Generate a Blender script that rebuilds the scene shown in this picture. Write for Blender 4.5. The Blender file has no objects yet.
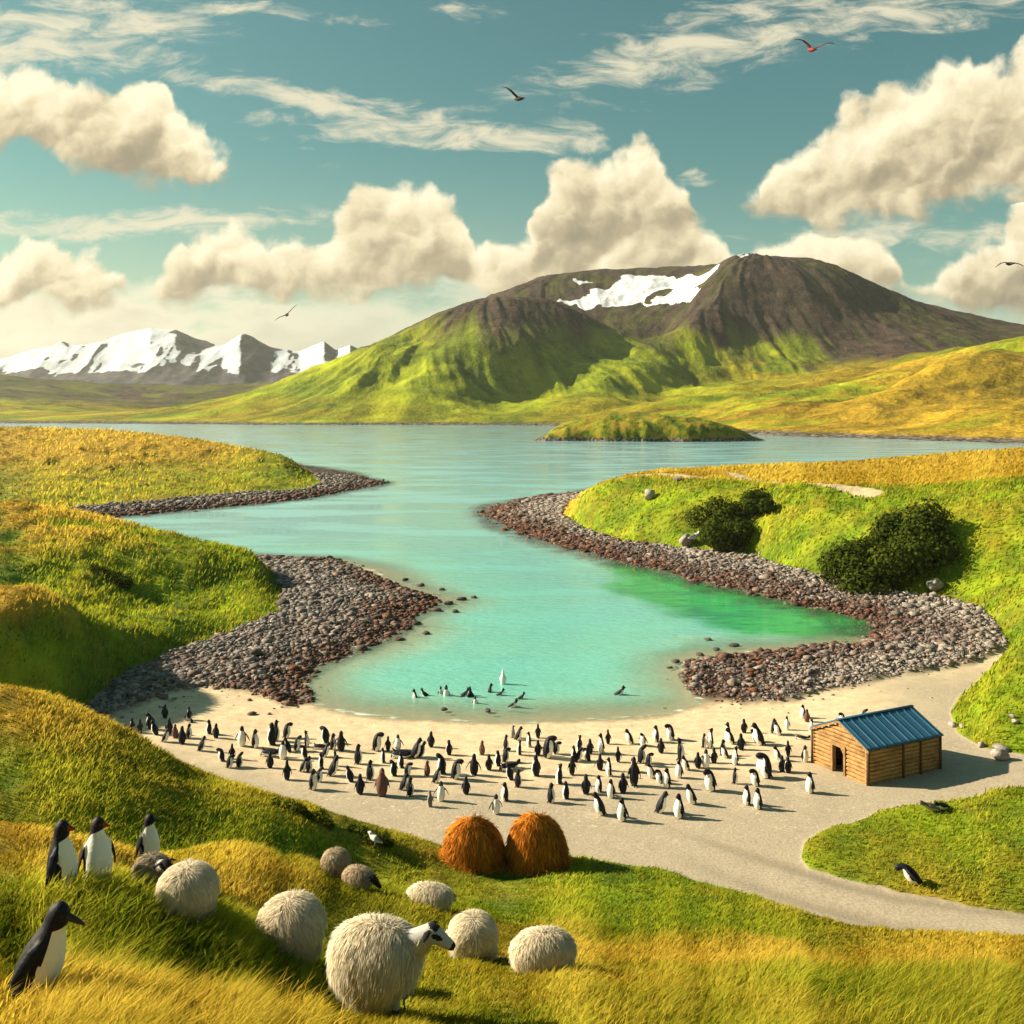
import bpy, bmesh, math, random
import numpy as np
from mathutils import Vector, Matrix

SC = bpy.context.scene
COL = SC.collection
R = math.radians
rng = np.random.default_rng(7)
random.seed(7)

# ------------------------------------------------------------------ camera
H = 12.5          # eye height above the water
HOR = 402.0       # picture row of the horizon
F = 1024.0
cd = bpy.data.cameras.new("camera"); cam = bpy.data.objects.new("camera", cd); COL.objects.link(cam)
cam.location = (0, 0, H); cam.rotation_euler = (R(90), 0, 0)
cd.sensor_width = 36.0; cd.lens = 36.0; cd.shift_y = -(512 - HOR) / 1024.0
cd.clip_start = 0.05; cd.clip_end = 20000
SC.camera = cam

# ------------------------------------------------------------------ sun, exposure
SUN_EL = 29.0
sun_dir = Vector((-0.97, 0.20, 0)).normalized() * math.cos(R(SUN_EL)); sun_dir.z = math.sin(R(SUN_EL))
ld = bpy.data.lights.new("sun", 'SUN'); ld.energy = 5.0; ld.angle = R(0.6); ld.color = (1.0, 0.85, 0.61)
sun = bpy.data.objects.new("sun", ld); COL.objects.link(sun)
sun.rotation_euler = sun_dir.to_track_quat('Z', 'Y').to_euler()
vs = SC.view_settings
vs.view_transform = 'Standard'; vs.look = 'None'; vs.gamma = 1.0; vs.exposure = 1.25; vs.use_curve_mapping = False
SC.cycles.use_denoising = True
SC.cycles.max_bounces = 6; SC.cycles.diffuse_bounces = 2; SC.cycles.glossy_bounces = 2
SC.cycles.transmission_bounces = 4; SC.cycles.transparent_max_bounces = 6; SC.cycles.volume_bounces = 0
SC.cycles.use_adaptive_sampling = True

# ------------------------------------------------------------------ node helper
class NT:
    def __init__(s, tree): s.t = tree; s.n = tree.nodes; s.l = tree.links
    def add(s, typ, **kw):
        nd = s.n.new(typ)
        for k, v in kw.items(): setattr(nd, k, v)
        return nd
    def put(s, sock, v):
        if hasattr(v, 'links') or isinstance(v, bpy.types.NodeSocket): s.l.new(v, sock)
        elif isinstance(v, (tuple, list)) and sock.type == 'RGBA' and len(v) == 3: sock.default_value = (*v, 1)
        else: sock.default_value = v
    def m(s, op, a, b=None, c=None, clamp=False):
        nd = s.add('ShaderNodeMath', operation=op, use_clamp=clamp)
        s.put(nd.inputs[0], a)
        if b is not None: s.put(nd.inputs[1], b)
        if c is not None: s.put(nd.inputs[2], c)
        return nd.outputs[0]
    def v(s, op, a, b=None):
        nd = s.add('ShaderNodeVectorMath', operation=op)
        s.put(nd.inputs[0], a)
        if b is not None: s.put(nd.inputs[1], b)
        return nd.outputs['Value'] if op in ('LENGTH', 'DOT_PRODUCT') else nd.outputs[0]
    def ss(s, x, a, b, lo=0.0, hi=1.0):
        nd = s.add('ShaderNodeMapRange', interpolation_type='SMOOTHSTEP')
        s.put(nd.inputs[0], x); s.put(nd.inputs[1], a); s.put(nd.inputs[2], b); s.put(nd.inputs[3], lo); s.put(nd.inputs[4], hi)
        return nd.outputs[0]
    def mix(s, f, a, b, blend='MIX'):
        nd = s.add('ShaderNodeMix', data_type='RGBA', blend_type=blend)
        s.put(nd.inputs[0], f); s.put(nd.inputs[6], a); s.put(nd.inputs[7], b)
        return nd.outputs[2]
    def noise(s, vec, scale, detail=4, rough=0.55, dim='3D', dist=0.0):
        nd = s.add('ShaderNodeTexNoise', noise_dimensions=dim)
        s.put(nd.inputs['Vector'], vec); nd.inputs['Scale'].default_value = scale
        nd.inputs['Detail'].default_value = detail; nd.inputs['Roughness'].default_value = rough
        nd.inputs['Distortion'].default_value = dist
        return nd.outputs['Fac']
    def voro(s, vec, scale, detail=0, rough=0.5, feature='F1', rand=1.0, smooth=None):
        nd = s.add('ShaderNodeTexVoronoi', feature=feature)
        s.put(nd.inputs['Vector'], vec); nd.inputs['Scale'].default_value = scale
        if 'Detail' in nd.inputs: nd.inputs['Detail'].default_value = detail
        if 'Roughness' in nd.inputs: nd.inputs['Roughness'].default_value = rough
        if smooth is not None: nd.inputs['Smoothness'].default_value = smooth
        nd.inputs['Randomness'].default_value = rand
        return nd
    def attr(s, name):
        return s.add('ShaderNodeAttribute', attribute_name=name).outputs['Fac']
    def pos(s): return s.add('ShaderNodeNewGeometry').outputs['Position']
    def comb(s, x, y, z):
        nd = s.add('ShaderNodeCombineXYZ')
        for i, q in enumerate((x, y, z)): s.put(nd.inputs[i], q)
        return nd.outputs[0]

# ------------------------------------------------------------------ world: Nishita sky + clouds as sky radiance
def build_world():
    w = bpy.data.worlds.new("World"); SC.world = w; w.use_nodes = True
    t = NT(w.node_tree); t.n.clear()
    out = t.add('ShaderNodeOutputWorld'); bg = t.add('ShaderNodeBackground'); t.l.new(bg.outputs[0], out.inputs[0])
    sky = t.add('ShaderNodeTexSky', sky_type='NISHITA', sun_disc=False)
    sky.sun_elevation = R(SUN_EL); sky.sun_rotation = math.atan2(sun_dir.x, sun_dir.y)
    sky.air_density = 1.0; sky.dust_density = 1.2; sky.ozone_density = 1.5
    d = t.add('ShaderNodeTexCoord').outputs['Generated']
    sep = t.add('ShaderNodeSeparateXYZ'); t.l.new(d, sep.inputs[0])
    y = t.m('MAXIMUM', t.m('ABSOLUTE', sep.outputs[1]), 0.08)
    u = t.m('DIVIDE', sep.outputs[0], y); v = t.m('DIVIDE', sep.outputs[2], y)
    p0 = t.comb(u, v, 0.0)

    def warp(p, sc, amt, det=2):
        nd = t.add('ShaderNodeTexNoise', noise_dimensions='2D'); t.put(nd.inputs['Vector'], p)
        nd.inputs['Scale'].default_value = sc; nd.inputs['Detail'].default_value = det
        return t.v('ADD', p, t.v('MULTIPLY', t.v('SUBTRACT', nd.outputs['Color'], (0.5, 0.5, 0.5)), (amt, amt, 0)))

    def curve(x, pts):                     # height (in picture rows above the horizon / 450) along the azimuth
        nd = t.add('ShaderNodeFloatCurve'); t.put(nd.inputs['Value'], x)
        c = nd.mapping.curves[0]; nd.mapping.use_clip = False
        P = [((px + 400) / 1824.0, (HOR - py) / 450.0) for px, py in pts]
        while len(c.points) < len(P): c.points.new(0.5, 0.5)
        for q, (a, b) in zip(c.points, P): q.location = (a, b); q.handle_type = 'AUTO_CLAMPED'
        nd.mapping.update()
        return t.m('MULTIPLY', nd.outputs[0], 450.0 / F)

    TOP1 = [(-400, 230), (-200, 255), (0, 268), (28, 256), (60, 240), (92, 243), (128, 266), (150, 280), (172, 258), (200, 240), (240, 232), (285, 242), (322, 236), (346, 204), (375, 180), (410, 182), (442, 197), (466, 218), (478, 246), (500, 232), (518, 240), (534, 196), (562, 168), (588, 152), (616, 146), (646, 148), (668, 166), (688, 194), (712, 214), (728, 240), (752, 252), (780, 238), (812, 233), (836, 256), (868, 247), (892, 254), (918, 286), (945, 262), (970, 240), (1000, 222), (1040, 205), (1150, 190), (1424, 230)]
    BOT1 = [(-400, 330), (0, 304), (150, 305), (260, 296), (420, 296), (560, 300), (760, 300), (860, 296), (1024, 312), (1424, 330)]
    TOP2 = [(-400, 100), (-200, 62), (0, 70), (30, 74), (60, 98), (84, 92), (112, 82), (138, 74), (160, 82), (178, 102), (192, 130), (212, 148), (238, 162), (270, 190), (1424, 190)]
    BOT2 = [(-400, 120), (-200, 160), (0, 150), (40, 152), (80, 165), (130, 184), (170, 192), (204, 186), (238, 162), (270, 140), (1424, 140)]
    TOP3 = [(-400, 230), (700, 230), (742, 208), (764, 186), (772, 162), (792, 150), (816, 134), (842, 108), (866, 94), (884, 78), (915, 74), (940, 52), (970, 48), (1000, 60), (1026, 44), (1100, 30), (1250, 80), (1424, 180)]
    BOT3 = [(-400, 190), (700, 190), (742, 207), (770, 216), (800, 224), (850, 228), (900, 224), (940, 212), (980, 202), (1024, 190), (1100, 184), (1424, 165)]
    pw = warp(p0, 8.0, 0.024); pw = warp(pw, 34.0, 0.014, 4)
    s2 = t.add('ShaderNodeSeparateXYZ'); t.l.new(pw, s2.inputs[0])
    x01 = t.m('DIVIDE', t.m('ADD', t.m('MULTIPLY', s2.outputs[0], F), 912.0), 1824.0)
    vv = s2.outputs[1]
    M, Hh = None, None
    for T, B in ((TOP1, BOT1), (TOP2, BOT2), (TOP3, BOT3)):
        tp = curve(x01, T); bt = curve(x01, B)
        up = t.m('MULTIPLY', t.m('SUBTRACT', tp, vv), 26.0); dn = t.m('MULTIPLY', t.m('SUBTRACT', vv, bt), 30.0)
        m = t.m('MINIMUM', up, dn)
        hh = t.m('DIVIDE', t.m('SUBTRACT', vv, bt), t.m('MAXIMUM', t.m('SUBTRACT', tp, bt), 0.02), clamp=True)
        if M is None: M, Hh = m, hh
        else:
            g = t.m('GREATER_THAN', m, M)
            Hh = t.m('ADD', t.m('MULTIPLY', hh, g), t.m('MULTIPLY', Hh, t.m('SUBTRACT', 1.0, g)))
            M = t.m('MAXIMUM', M, m)
    # billows: rounded cells, their own position gives the side that faces the sun
    bil, face = None, None
    for sc, am in ((11.0, 1.0), (24.0, 0.60), (55.0, 0.26)):
        nd = t.voro(pw, sc, 0, 0.5, 'SMOOTH_F1', 1.0, 0.42); nd.voronoi_dimensions = '2D'
        off = t.v('SUBTRACT', pw, nd.outputs['Position'])
        f = t.m('MULTIPLY', t.v('DOT_PRODUCT', off, (-0.62, 0.78, 0)), sc * am)
        b = t.m('MULTIPLY', t.m('SUBTRACT', 0.5, nd.outputs['Distance']), am)
        bil = b if bil is None else t.m('ADD', bil, b)
        face = f if face is None else t.m('ADD', face, f)
    nz = t.m('SUBTRACT', t.noise(pw, 24.0, 7, 0.55, '2D'), 0.5)
    nz2 = t.m('SUBTRACT', t.noise(t.v('ADD', pw, (-0.009, 0.011, 0)), 24.0, 5, 0.55, '2D'), 0.5)
    emb = t.m('SUBTRACT', nz, nz2)
    Mc = t.m('MAXIMUM', t.m('MINIMUM', M, 1.4), -1.5)
    den = t.m('ADD', t.m('ADD', t.m('MULTIPLY', Mc, 0.75), t.m('MULTIPLY', bil, 0.78)), t.m('MULTIPLY', nz, 0.95))
    soft = t.ss(Hh, 0.0, 0.35)                                   # ragged soft bases, crisp tops
    alpha = t.ss(den, -0.02, t.m('ADD', 0.56, t.m('MULTIPLY', soft, -0.22)))
    edge = t.ss(den, 1.3, 0.1)
    L = t.m('ADD', t.m('MULTIPLY', t.ss(Hh, -0.05, 0.85), 0.48), t.m('ADD', t.m('MULTIPLY', face, 0.29), t.m('MULTIPLY', emb, 0.66)))
    L = t.m('ADD', L, t.m('ADD', t.m('MULTIPLY', edge, 0.20), 0.06))
    L = t.m('ADD', L, t.m('MULTIPLY', nz, 0.30))
    L = t.m('ADD', L, t.m('MULTIPLY', t.m('SUBTRACT', t.noise(p0, 7.0, 2, 0.5, '2D'), 0.5), 0.45))
    ramp = t.add('ShaderNodeValToRGB'); t.l.new(L, ramp.inputs[0])
    cr = ramp.color_ramp
    cr.elements[0].position = 0.0; cr.elements[0].color = (0.34, 0.30, 0.205, 1)
    cr.elements[1].position = 0.80; cr.elements[1].color = (1.06, 0.97, 0.70, 1)
    e = cr.elements.new(0.24); e.color = (0.50, 0.43, 0.28, 1)
    e = cr.elements.new(0.50); e.color = (0.82, 0.72, 0.47, 1)

    # high streaks
    S = [(60, 40, 170, 45, 0.1, 1.0), (260, 14, 110, 9, -.10, 1.0), (470, 12, 36, 12, 0, .8), (330, 103, 180, 13, -.17, 1.1),
         (420, 125, 150, 22, -.02, 1.0), (540, 138, 70, 22, 0, .9), (720, 40, 200, 42, .26, .95), (900, 15, 190, 26, .12, .8),
         (130, 224, 200, 15, 0.03, 1.1), (920, 234, 180, 20, .05, .7), (706, 178, 30, 10, 0, .6)]
    ps = t.v('MULTIPLY', warp(p0, 4.0, 0.05), (1.0, 3.4, 1.0))
    rot = t.add('ShaderNodeMapping'); rot.inputs['Rotation'].default_value = (0, 0, R(-14)); t.put(rot.inputs['Vector'], ps)
    fib = t.m('SUBTRACT', t.noise(rot.outputs[0], 15.0, 6, 0.66, '2D', 0.35), 0.5)
    acc = None
    for cx, cy, rx, ry, sl, wgt in S:
        a = t.m('SUBTRACT', s2.outputs[0], (cx - 512) / F)
        b = t.m('SUBTRACT', t.m('SUBTRACT', vv, (HOR - cy) / F), t.m('MULTIPLY', a, sl))
        q = t.m('MULTIPLY_ADD', t.m('MULTIPLY', a, a), -(F / rx) ** 2, wgt)
        q = t.m('MULTIPLY_ADD', t.m('MULTIPLY', b, b), -(F / ry) ** 2, q)
        acc = q if acc is None else t.m('SMOOTH_MAX', acc, q, 0.2)
    cd_ = t.m('ADD', t.m('MULTIPLY', t.m('MAXIMUM', acc, -1.2), 0.45), t.m('MULTIPLY', fib, 2.0))
    ca = t.m('MULTIPLY', t.ss(cd_, -0.05, 0.75), 0.88)

    tint = t.mix(1.0, sky.outputs[0], (0.50, 0.86, 0.60), 'MULTIPLY')
    warm = t.ss(u, 0.30, -0.5)
    air_c = t.mix(warm, (4.9, 5.9, 4.9), (9.0, 7.9, 5.3))
    base = t.mix(t.m('MULTIPLY', t.ss(v, 0.26, -0.02), 0.45), tint, air_c)
    cir = t.mix(ca, base, (7.6, 6.9, 4.9))
    # a far pale bank of cloud low over the horizon
    bank = t.m('ADD', t.m('MULTIPLY', t.m('SUBTRACT', 0.128, v), 22.0), t.m('MULTIPLY', t.m('SUBTRACT', t.noise(t.v('MULTIPLY', pw, (1.0, 2.6, 1.0)), 9.0, 5, 0.6, '2D'), 0.5), 3.4))
    bk = t.m('MULTIPLY', t.ss(bank, -0.1, 1.1), t.m('ADD', 0.34, t.m('MULTIPLY', warm, 0.66)))
    bc = t.mix(t.ss(bank, 0.2, 2.2), (9.0, 8.2, 5.9), (6.4, 5.9, 4.3))
    cir = t.mix(bk, cir, bc)
    cc = t.v('MULTIPLY', ramp.outputs[0], (9.0, 8.8, 8.6))
    fin = t.mix(alpha, cir, cc)
    t.l.new(fin, bg.inputs[0]); bg.inputs[1].default_value = 0.05
build_world()
# ------------------------------------------------------------------ ground maths
def P(px, py, z=0.0):
    d = F * (H - z) / (py - HOR); return ((px - 512) / F * d, d)
def PD(px, py, d):                     # picture direction at a distance -> x, y, height
    return ((px - 512) / F * d, d, H - (py - HOR) / F * d)

_perm = rng.permutation(512).astype(np.int64)
def _h(ix, iy): return _perm[(ix + _perm[iy & 511]) & 511] / 511.0
def vnoise(x, y):
    ix = np.floor(x).astype(np.int64); iy = np.floor(y).astype(np.int64); fx = x - ix; fy = y - iy
    fx = fx * fx * fx * (fx * (fx * 6 - 15) + 10); fy = fy * fy * fy * (fy * (fy * 6 - 15) + 10)
    a = _h(ix, iy); b = _h(ix + 1, iy); c = _h(ix, iy + 1); e = _h(ix + 1, iy + 1)
    return (a + (b - a) * fx) * (1 - fy) + (c + (e - c) * fx) * fy - 0.5
def fbm(x, y, oct=4, gain=0.5, lac=2.03):
    s = np.zeros_like(x); a = 1.0
    for k in range(oct):
        s += a * vnoise(x + 37.1 * k, y - 19.7 * k); x = x * lac; y = y * lac; a *= gain
    return s
def ridged(x, y, oct=5, gain=0.55, lac=2.05):
    s = np.zeros_like(x); a = 1.0
    for k in range(oct):
        s += a * (0.5 - np.abs(vnoise(x + 17.3 * k, y + 41.9 * k)) * 2.0); x = x * lac; y = y * lac; a *= gain
    return s
def sstep(x, a, b):
    t = np.clip((x - a) / (b - a), 0, 1); return t * t * (3 - 2 * t)
def sd_poly(x, y, poly):               # > 0 inside
    p = np.asarray(poly, float); q = np.roll(p, -1, 0)
    d2 = np.full(x.shape, 1e18); ins = np.zeros(x.shape, bool)
    for (ax, ay), (bx, by) in zip(p, q):
        ex, ey = bx - ax, by - ay; wx = x - ax; wy = y - ay
        t = np.clip((wx * ex + wy * ey) / (ex * ex + ey * ey + 1e-12), 0, 1)
        d2 = np.minimum(d2, (wx - ex * t) ** 2 + (wy - ey * t) ** 2)
        c = (ay > y) != (by > y)
        if ey != 0: ins ^= c & (x < ax + (y - ay) / ey * ex)
    d = np.sqrt(d2); return np.where(ins, d, -d)
def d_line(x, y, pts):
    d2 = np.full(x.shape, 1e18)
    for (ax, ay), (bx, by) in zip(pts[:-1], pts[1:]):
        ex, ey = bx - ax, by - ay; wx = x - ax; wy = y - ay
        t = np.clip((wx * ex + wy * ey) / (ex * ex + ey * ey + 1e-12), 0, 1)
        d2 = np.minimum(d2, (wx - ex * t) ** 2 + (wy - ey * t) ** 2)
    return np.sqrt(d2)
class TPS:
    def __init__(s, pts, reg=0.02):
        a = np.asarray(pts, float); s.xy = a[:, :2]; s.sc = np.ptp(s.xy, 0).max(); X = s.xy / s.sc; n = len(a)
        r2 = ((X[:, None] - X[None]) ** 2).sum(-1); K = 0.5 * r2 * np.log(r2 + 1e-12) + reg * 0.001 * np.eye(n)
        Pm = np.c_[np.ones(n), X]; A = np.block([[K, Pm], [Pm.T, np.zeros((3, 3))]])
        s.w = np.linalg.solve(A, np.r_[a[:, 2], 0, 0, 0]); s.X = X
    def __call__(s, x, y):
        x = x / s.sc; y = y / s.sc; z = s.w[-3] + s.w[-2] * x + s.w[-1] * y
        for (cx, cy), w in zip(s.X, s.w[:-3]):
            r2 = (x - cx) ** 2 + (y - cy) ** 2; z = z + w * 0.5 * r2 * np.log(r2 + 1e-12)
        return z

# ---- outlines on the ground (metres), read off the place
shore_right = [P(*q) for q in [(290, 690), (305, 703), (340, 713), (400, 720), (470, 723), (540, 723), (610, 721), (660, 717), (702, 707), (712, 700), (700, 686), (688, 672), (692, 662), (745, 652), (800, 650), (850, 645), (888, 631), (872, 620), (832, 608), (780, 598), (730, 586), (680, 575), (640, 564), (600, 553), (570, 546), (540, 537), (510, 527), (494, 515), (496, 507), (520, 501), (558, 497)]]
WATER = shore_right + [(16, 150), (40, 178), (90, 205), (220, 235), (420, 330), (3000, 330), (3000, 3000), (-3000, 3000), (-3000, 300), (-120, 262), (-66, 235), (-34, 190)] + \
    [P(*q) for q in [(382, 483), (352, 490), (300, 498), (240, 505), (180, 511), (120, 516), (40, 521)]] + [(-54, 98), (-40, 92), (-29, 84)] + \
    [P(*q) for q in [(262, 557), (330, 561), (372, 570), (396, 587), (441, 601), (404, 613), (398, 628), (368, 642), (328, 657), (300, 668)]]
f_ = 0.6
HILL_A = [P(q[0], q[1], f_) for q in [(270, 566), (284, 590), (280, 608), (238, 626), (200, 640), (165, 652), (130, 668), (100, 690), (78, 714)]] + \
    [(-18.5, 37), (-23, 34.5), (-60, 32), (-130, 60), (-130, 110), (-54, 95), (-38, 86), (-27, 80)]
HILL_B = [P(q[0], q[1], f_) for q in [(326, 481), (300, 488), (250, 491), (200, 496), (130, 502), (60, 508), (10, 512)]] + [(-70, 112), (-260, 120), (-260, 250), (-110, 250), (-64, 225), (-38, 188)]
HILL_C = [P(q[0], q[1], f_) for q in [(563, 514), (590, 528), (620, 538), (660, 545), (700, 548), (740, 553), (790, 566), (840, 578), (900, 590), (950, 596), (985, 606), (1004, 624), (1014, 644), (990, 665), (960, 690), (948, 708), (956, 728), (985, 744), (1030, 752), (1180, 760)]] + \
    [(60, 30), (200, 20), (420, 120), (420, 320), (220, 225), (95, 197), (44, 170), (18, 145), (7, 122)]
HILL_D = [P(q[0], q[1], f_) for q in [(795, 856), (800, 840), (830, 820), (870, 808), (920, 800), (960, 795), (1024, 783), (1200, 770), (1300, 930), (1024, 914), (960, 904), (900, 892), (850, 880), (808, 868)]]
HILL_E = [(-9.6, 30.8), (-12.5, 32.6), (-16, 33.5), (-20, 33.8), (-60, 30), (-60, -40), (60, -40), (60, 17)] + \
    [P(q[0], q[1], f_) for q in [(1200, 950), (1024, 940), (960, 937), (900, 933), (850, 926), (810, 913), (760, 894), (700, 876), (640, 863), (600, 856), (560, 851), (500, 846), (445, 842), (400, 833), (360, 824)]] + [(-5.2, 30.0), (-7.4, 30.2)]

def feet(poly, n, z=0.6): return [(x, y, z) for x, y in poly[:n]]
T_A = TPS([PD(*q) for q in [(0, 508, 72), (60, 512, 72), (120, 525, 72), (180, 538, 70), (230, 549, 68), (262, 566, 67), (0, 540, 62), (100, 560, 62), (200, 580, 63), (-200, 505, 72), (-200, 600, 42),
     (0, 599, 42), (50, 605, 43), (88, 628, 43), (0, 640, 39), (30, 600, 50), (100, 610, 52), (180, 610, 58), (0, 585, 52)]] + feet(HILL_A, 9) + [(-22, 34.6, .7), (-60, 33, 1.5), (-38, 86, .8), (-54, 95, .8), (-27, 80, .8), (-90, 60, 5)])
T_B = TPS([PD(*q) for q in [(0, 428, 195), (60, 430, 195), (150, 436, 190), (230, 446, 182), (290, 458, 170), (306, 468, 160), (-300, 425, 195), (0, 470, 150), (100, 470, 155), (200, 472, 158), (0, 490, 128), (-300, 480, 150)]] + feet(HILL_B, 7) + [(-64, 223, .8), (-38, 188, .8), (-110, 248, .8)])
T_C = TPS([PD(*q) for q in [(575, 500, 106), (600, 486, 103), (640, 482, 100), (700, 486, 92), (780, 492, 85), (850, 497, 80), (900, 500, 75), (960, 500, 72), (1024, 500, 68), (640, 475, 128), (700, 470, 140), (800, 465, 150), (900, 459, 155), (1024, 449, 160), (1200, 440, 165), (1024, 460, 130), (900, 472, 125), (800, 477, 120), (1200, 455, 130), (1024, 452, 220), (800, 452, 220), (735, 480, 97), (800, 481, 98), (680, 478, 101), (740, 474, 115), (860, 481, 95), (940, 478, 100), (1024, 477, 95), (640, 478, 112), (880, 474, 112), (1024, 466, 115), (700, 473, 118), (780, 486, 90), (900, 488, 84), (1300, 440, 300), (1024, 440, 320),
     (1000, 560, 55), (1024, 600, 48), (1024, 640, 44), (1024, 680, 40), (1000, 720, 37), (1100, 640, 42), (1200, 560, 50), (1200, 700, 38), (700, 520, 86.5), (800, 530, 77.5), (900, 545, 68)]] + feet(HILL_C, 20) + [(95, 197, 1), (44, 170, 1), (18, 145, 1)])
T_D = TPS(feet(HILL_D, 7) + [P(q[0], q[1], f_) + (f_,) for q in [(1024, 914), (960, 904), (900, 892), (850, 880)]] + [PD(*q) for q in [(1024, 842, 27), (930, 838, 28), (1100, 830, 27), (870, 845, 28.3)]])
T_E = TPS([PD(*q) for q in [(0, 690, 27), (60, 705, 27), (130, 735, 26.5), (200, 775, 26.5), (260, 796, 27), (320, 812, 27.5), (0, 760, 23), (100, 800, 22), (200, 822, 23),
     (0, 832, 14.5), (60, 887, 11.3), (98, 880, 11.6), (148, 860, 16.5), (100, 848, 14.5), (200, 852, 17), (260, 852, 18.5), (300, 838, 24), (375, 849, 25.2), (190, 915, 13.6), (290, 957, 12), (385, 1008, 10.7), (473, 957, 15), (543, 972, 14), (430, 908, 20), (336, 877, 24), (362, 888, 22),
     (475, 868, 25.9), (537, 868, 25.9), (600, 900, 22.5), (700, 920, 20.5), (650, 945, 17.8), (800, 942, 20.3), (850, 935, 21.9), (1024, 955, 20), (1024, 990, 14), (800, 1000, 12), (500, 1000, 11.2), (600, 972, 14.5), (60, 915, 9.9), (140, 925, 9.95), (200, 945, 9.95), (250, 975, 9.9), (100, 965, 9.42), (180, 985, 9.42), (240, 1006, 9.4), (40, 957, 9.38), (100, 1010, 8.1), (200, 1016, 8.3), (0, 1003, 8.1), (0, 1030, 7.6), (250, 1030, 8.5), (512, 1030, 10), (760, 1030, 10.4), (1024, 1030, 11.2)]] +
    feet(HILL_E[18:], 10) + [(-9.6, 30.8, .7), (-12.5, 32.6, .8), (-20, 33.8, .8), (-8.4, 18, 4.2), (-7.2, 19, 3.8), (-5.0, 20.5, 3.2), (0, 5, 8.7), (-4, 5, 8.9), (4, 5, 8.5), (0, 0, 10.8), (-8, 0, 10.9), (8, 0, 10.3), (-20, 8, 8.5), (-20, 18, 5.5), (20, 8, 6.5), (0, -30, 16)])

def ground(x, y):
    """height and cover of the ground at x, y"""
    r = np.hypot(x, y)
    wa = np.clip(r * 0.006, 0.06, 0.9)
    wx = x + fbm(x / (wa * 6), y / (wa * 6), 3) * wa * 1.6; wy = y + fbm(x / (wa * 6) + 91, y / (wa * 6), 3) * wa * 1.6
    sw = -sd_poly(wx, wy, WATER)
    z = np.where(sw > 0, 0.72 * (1 - np.exp(-sw * 0.085)), np.maximum(-0.10 * -sw - 0.0006 * sw * sw, -4.0))
    z = z + np.where(sw > 1, fbm(x / 3.0, y / 3.0, 3) * 0.05, 0)
    cover = {}
    g = np.zeros_like(x); gold = np.zeros_like(x)
    big = fbm(x / 7, y / 7, 3); tus = fbm(x / 0.9, y / 0.9, 3); mid = fbm(x / 2.6, y / 2.6, 3)
    for name, poly, T, w, amp in (('A', HILL_A, T_A, 2.0, .34), ('B', HILL_B, T_B, 6.0, .45), ('C', HILL_C, T_C, 1.6, .14), ('D', HILL_D, T_D, 0.8, .16), ('E', HILL_E, T_E, 1.0, .22)):
        s = sd_poly(wx, wy, poly); k = s > -2
        if not k.any(): continue
        h = T(x[k], y[k]); ss_ = sstep(s[k], 0, w)
        near = np.clip(r[k] / 25, 0.35, 2.0)
        h = h + (big[k] * amp + mid[k] * amp * 0.55 * near + tus[k] * 0.10 * near) * sstep(s[k], 0, 2.5)
        zb = z[k]; zz = zb + np.maximum(h - zb, 0.05) * ss_ + 0.06 * sstep(s[k], 0, .3)
        z[k] = np.where(s[k] > 0, np.maximum(zz, zb), zb)
        gk = sstep(s[k], -0.05, 0.25); g[k] = np.maximum(g[k], gk)
        if name == 'A': gd = sstep(h, 2.9, 4.6) * 0.95 * sstep(mid[k] + big[k], -0.55, 0.25)
        elif name == 'B': gd = 0.35 + 0.65 * sstep(h, 1.0, 4.6) + 0 * h; gd = gd * (1 - 0.65 * sstep(x[k] / y[k], -0.30, -0.23))
        elif name == 'C': gd = 0.92 * sstep(y[k] - np.interp(x[k], [8, 16, 24, 40, 60], [104, 98, 88, 76, 66]), -2, 6) + 0.12
        elif name == 'D': gd = 0.22 + 0.4 * big[k]
        else: gd = IDW(x[k], y[k], GOLD) if GOLD else 0 * h
        gold[k] = np.where(s[k] > -.3, np.clip(gd + 0.35 * mid[k] + 0.25 * tus[k], 0, 1), gold[k])
    rock = np.zeros_like(x)
    k = (sw > -3.5) & (sw < 14) & (g < 1)
    if k.any():
        rk = np.zeros(k.sum())
        for poly in (ROCK_L, ROCK_R, ROCK_F): rk = np.maximum(rk, sstep(sd_poly(wx[k], wy[k], poly), -0.35, 0.35))
        rock[k] = rk * (1 - g[k])
    z = z + rock * (0.04 + 0.12 * np.clip(sw, 0, 1.2)) + rock * tus * 0.18
    # beaten tracks
    path = np.zeros_like(x)
    k = (y > 70) & (y < 150) & (x > 5)
    if k.any():
        for ln, wd in ((TRACK1, 1.0), (TRACK2, 0.8)): path[k] = np.maximum(path[k], 1 - sstep(d_line(wx[k], wy[k], ln), wd * .6, wd * 1.5))
    rut = np.zeros_like(x); k = (y < 40) & (y > 12)
    if k.any():
        dl = d_line(x[k], y[k], ROAD); rut[k] = sstep(x[k], 3.5, 7.5) * np.exp(-((dl - 0.75) / 0.28) ** 2) * (1 - g[k]) 
    z = z - rut * 0.05
    cover.update(sw=sw, grass=g * (1 - path), gold=gold, rock=rock, path=path, rut=rut)
    return z, cover
ROCK_L = [P(q[0], q[1], .3) for q in [(250, 552), (335, 556), (400, 583), (452, 601), (410, 618), (402, 632), (372, 646), (332, 661), (300, 676), (312, 694), (286, 700), (250, 690), (205, 686), (170, 692), (135, 708), (105, 722), (70, 722), (70, 690), (130, 640), (260, 580)]]
ROCK_R = [P(q[0], q[1], .3) for q in [(470, 505), (560, 488), (700, 520), (900, 560), (1010, 590), (1030, 645), (1000, 653), (970, 664), (920, 674), (850, 685), (790, 697), (735, 699), (706, 691), (680, 672), (686, 655), (800, 640), (880, 636), (700, 600), (540, 550), (490, 530)]] 
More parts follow.
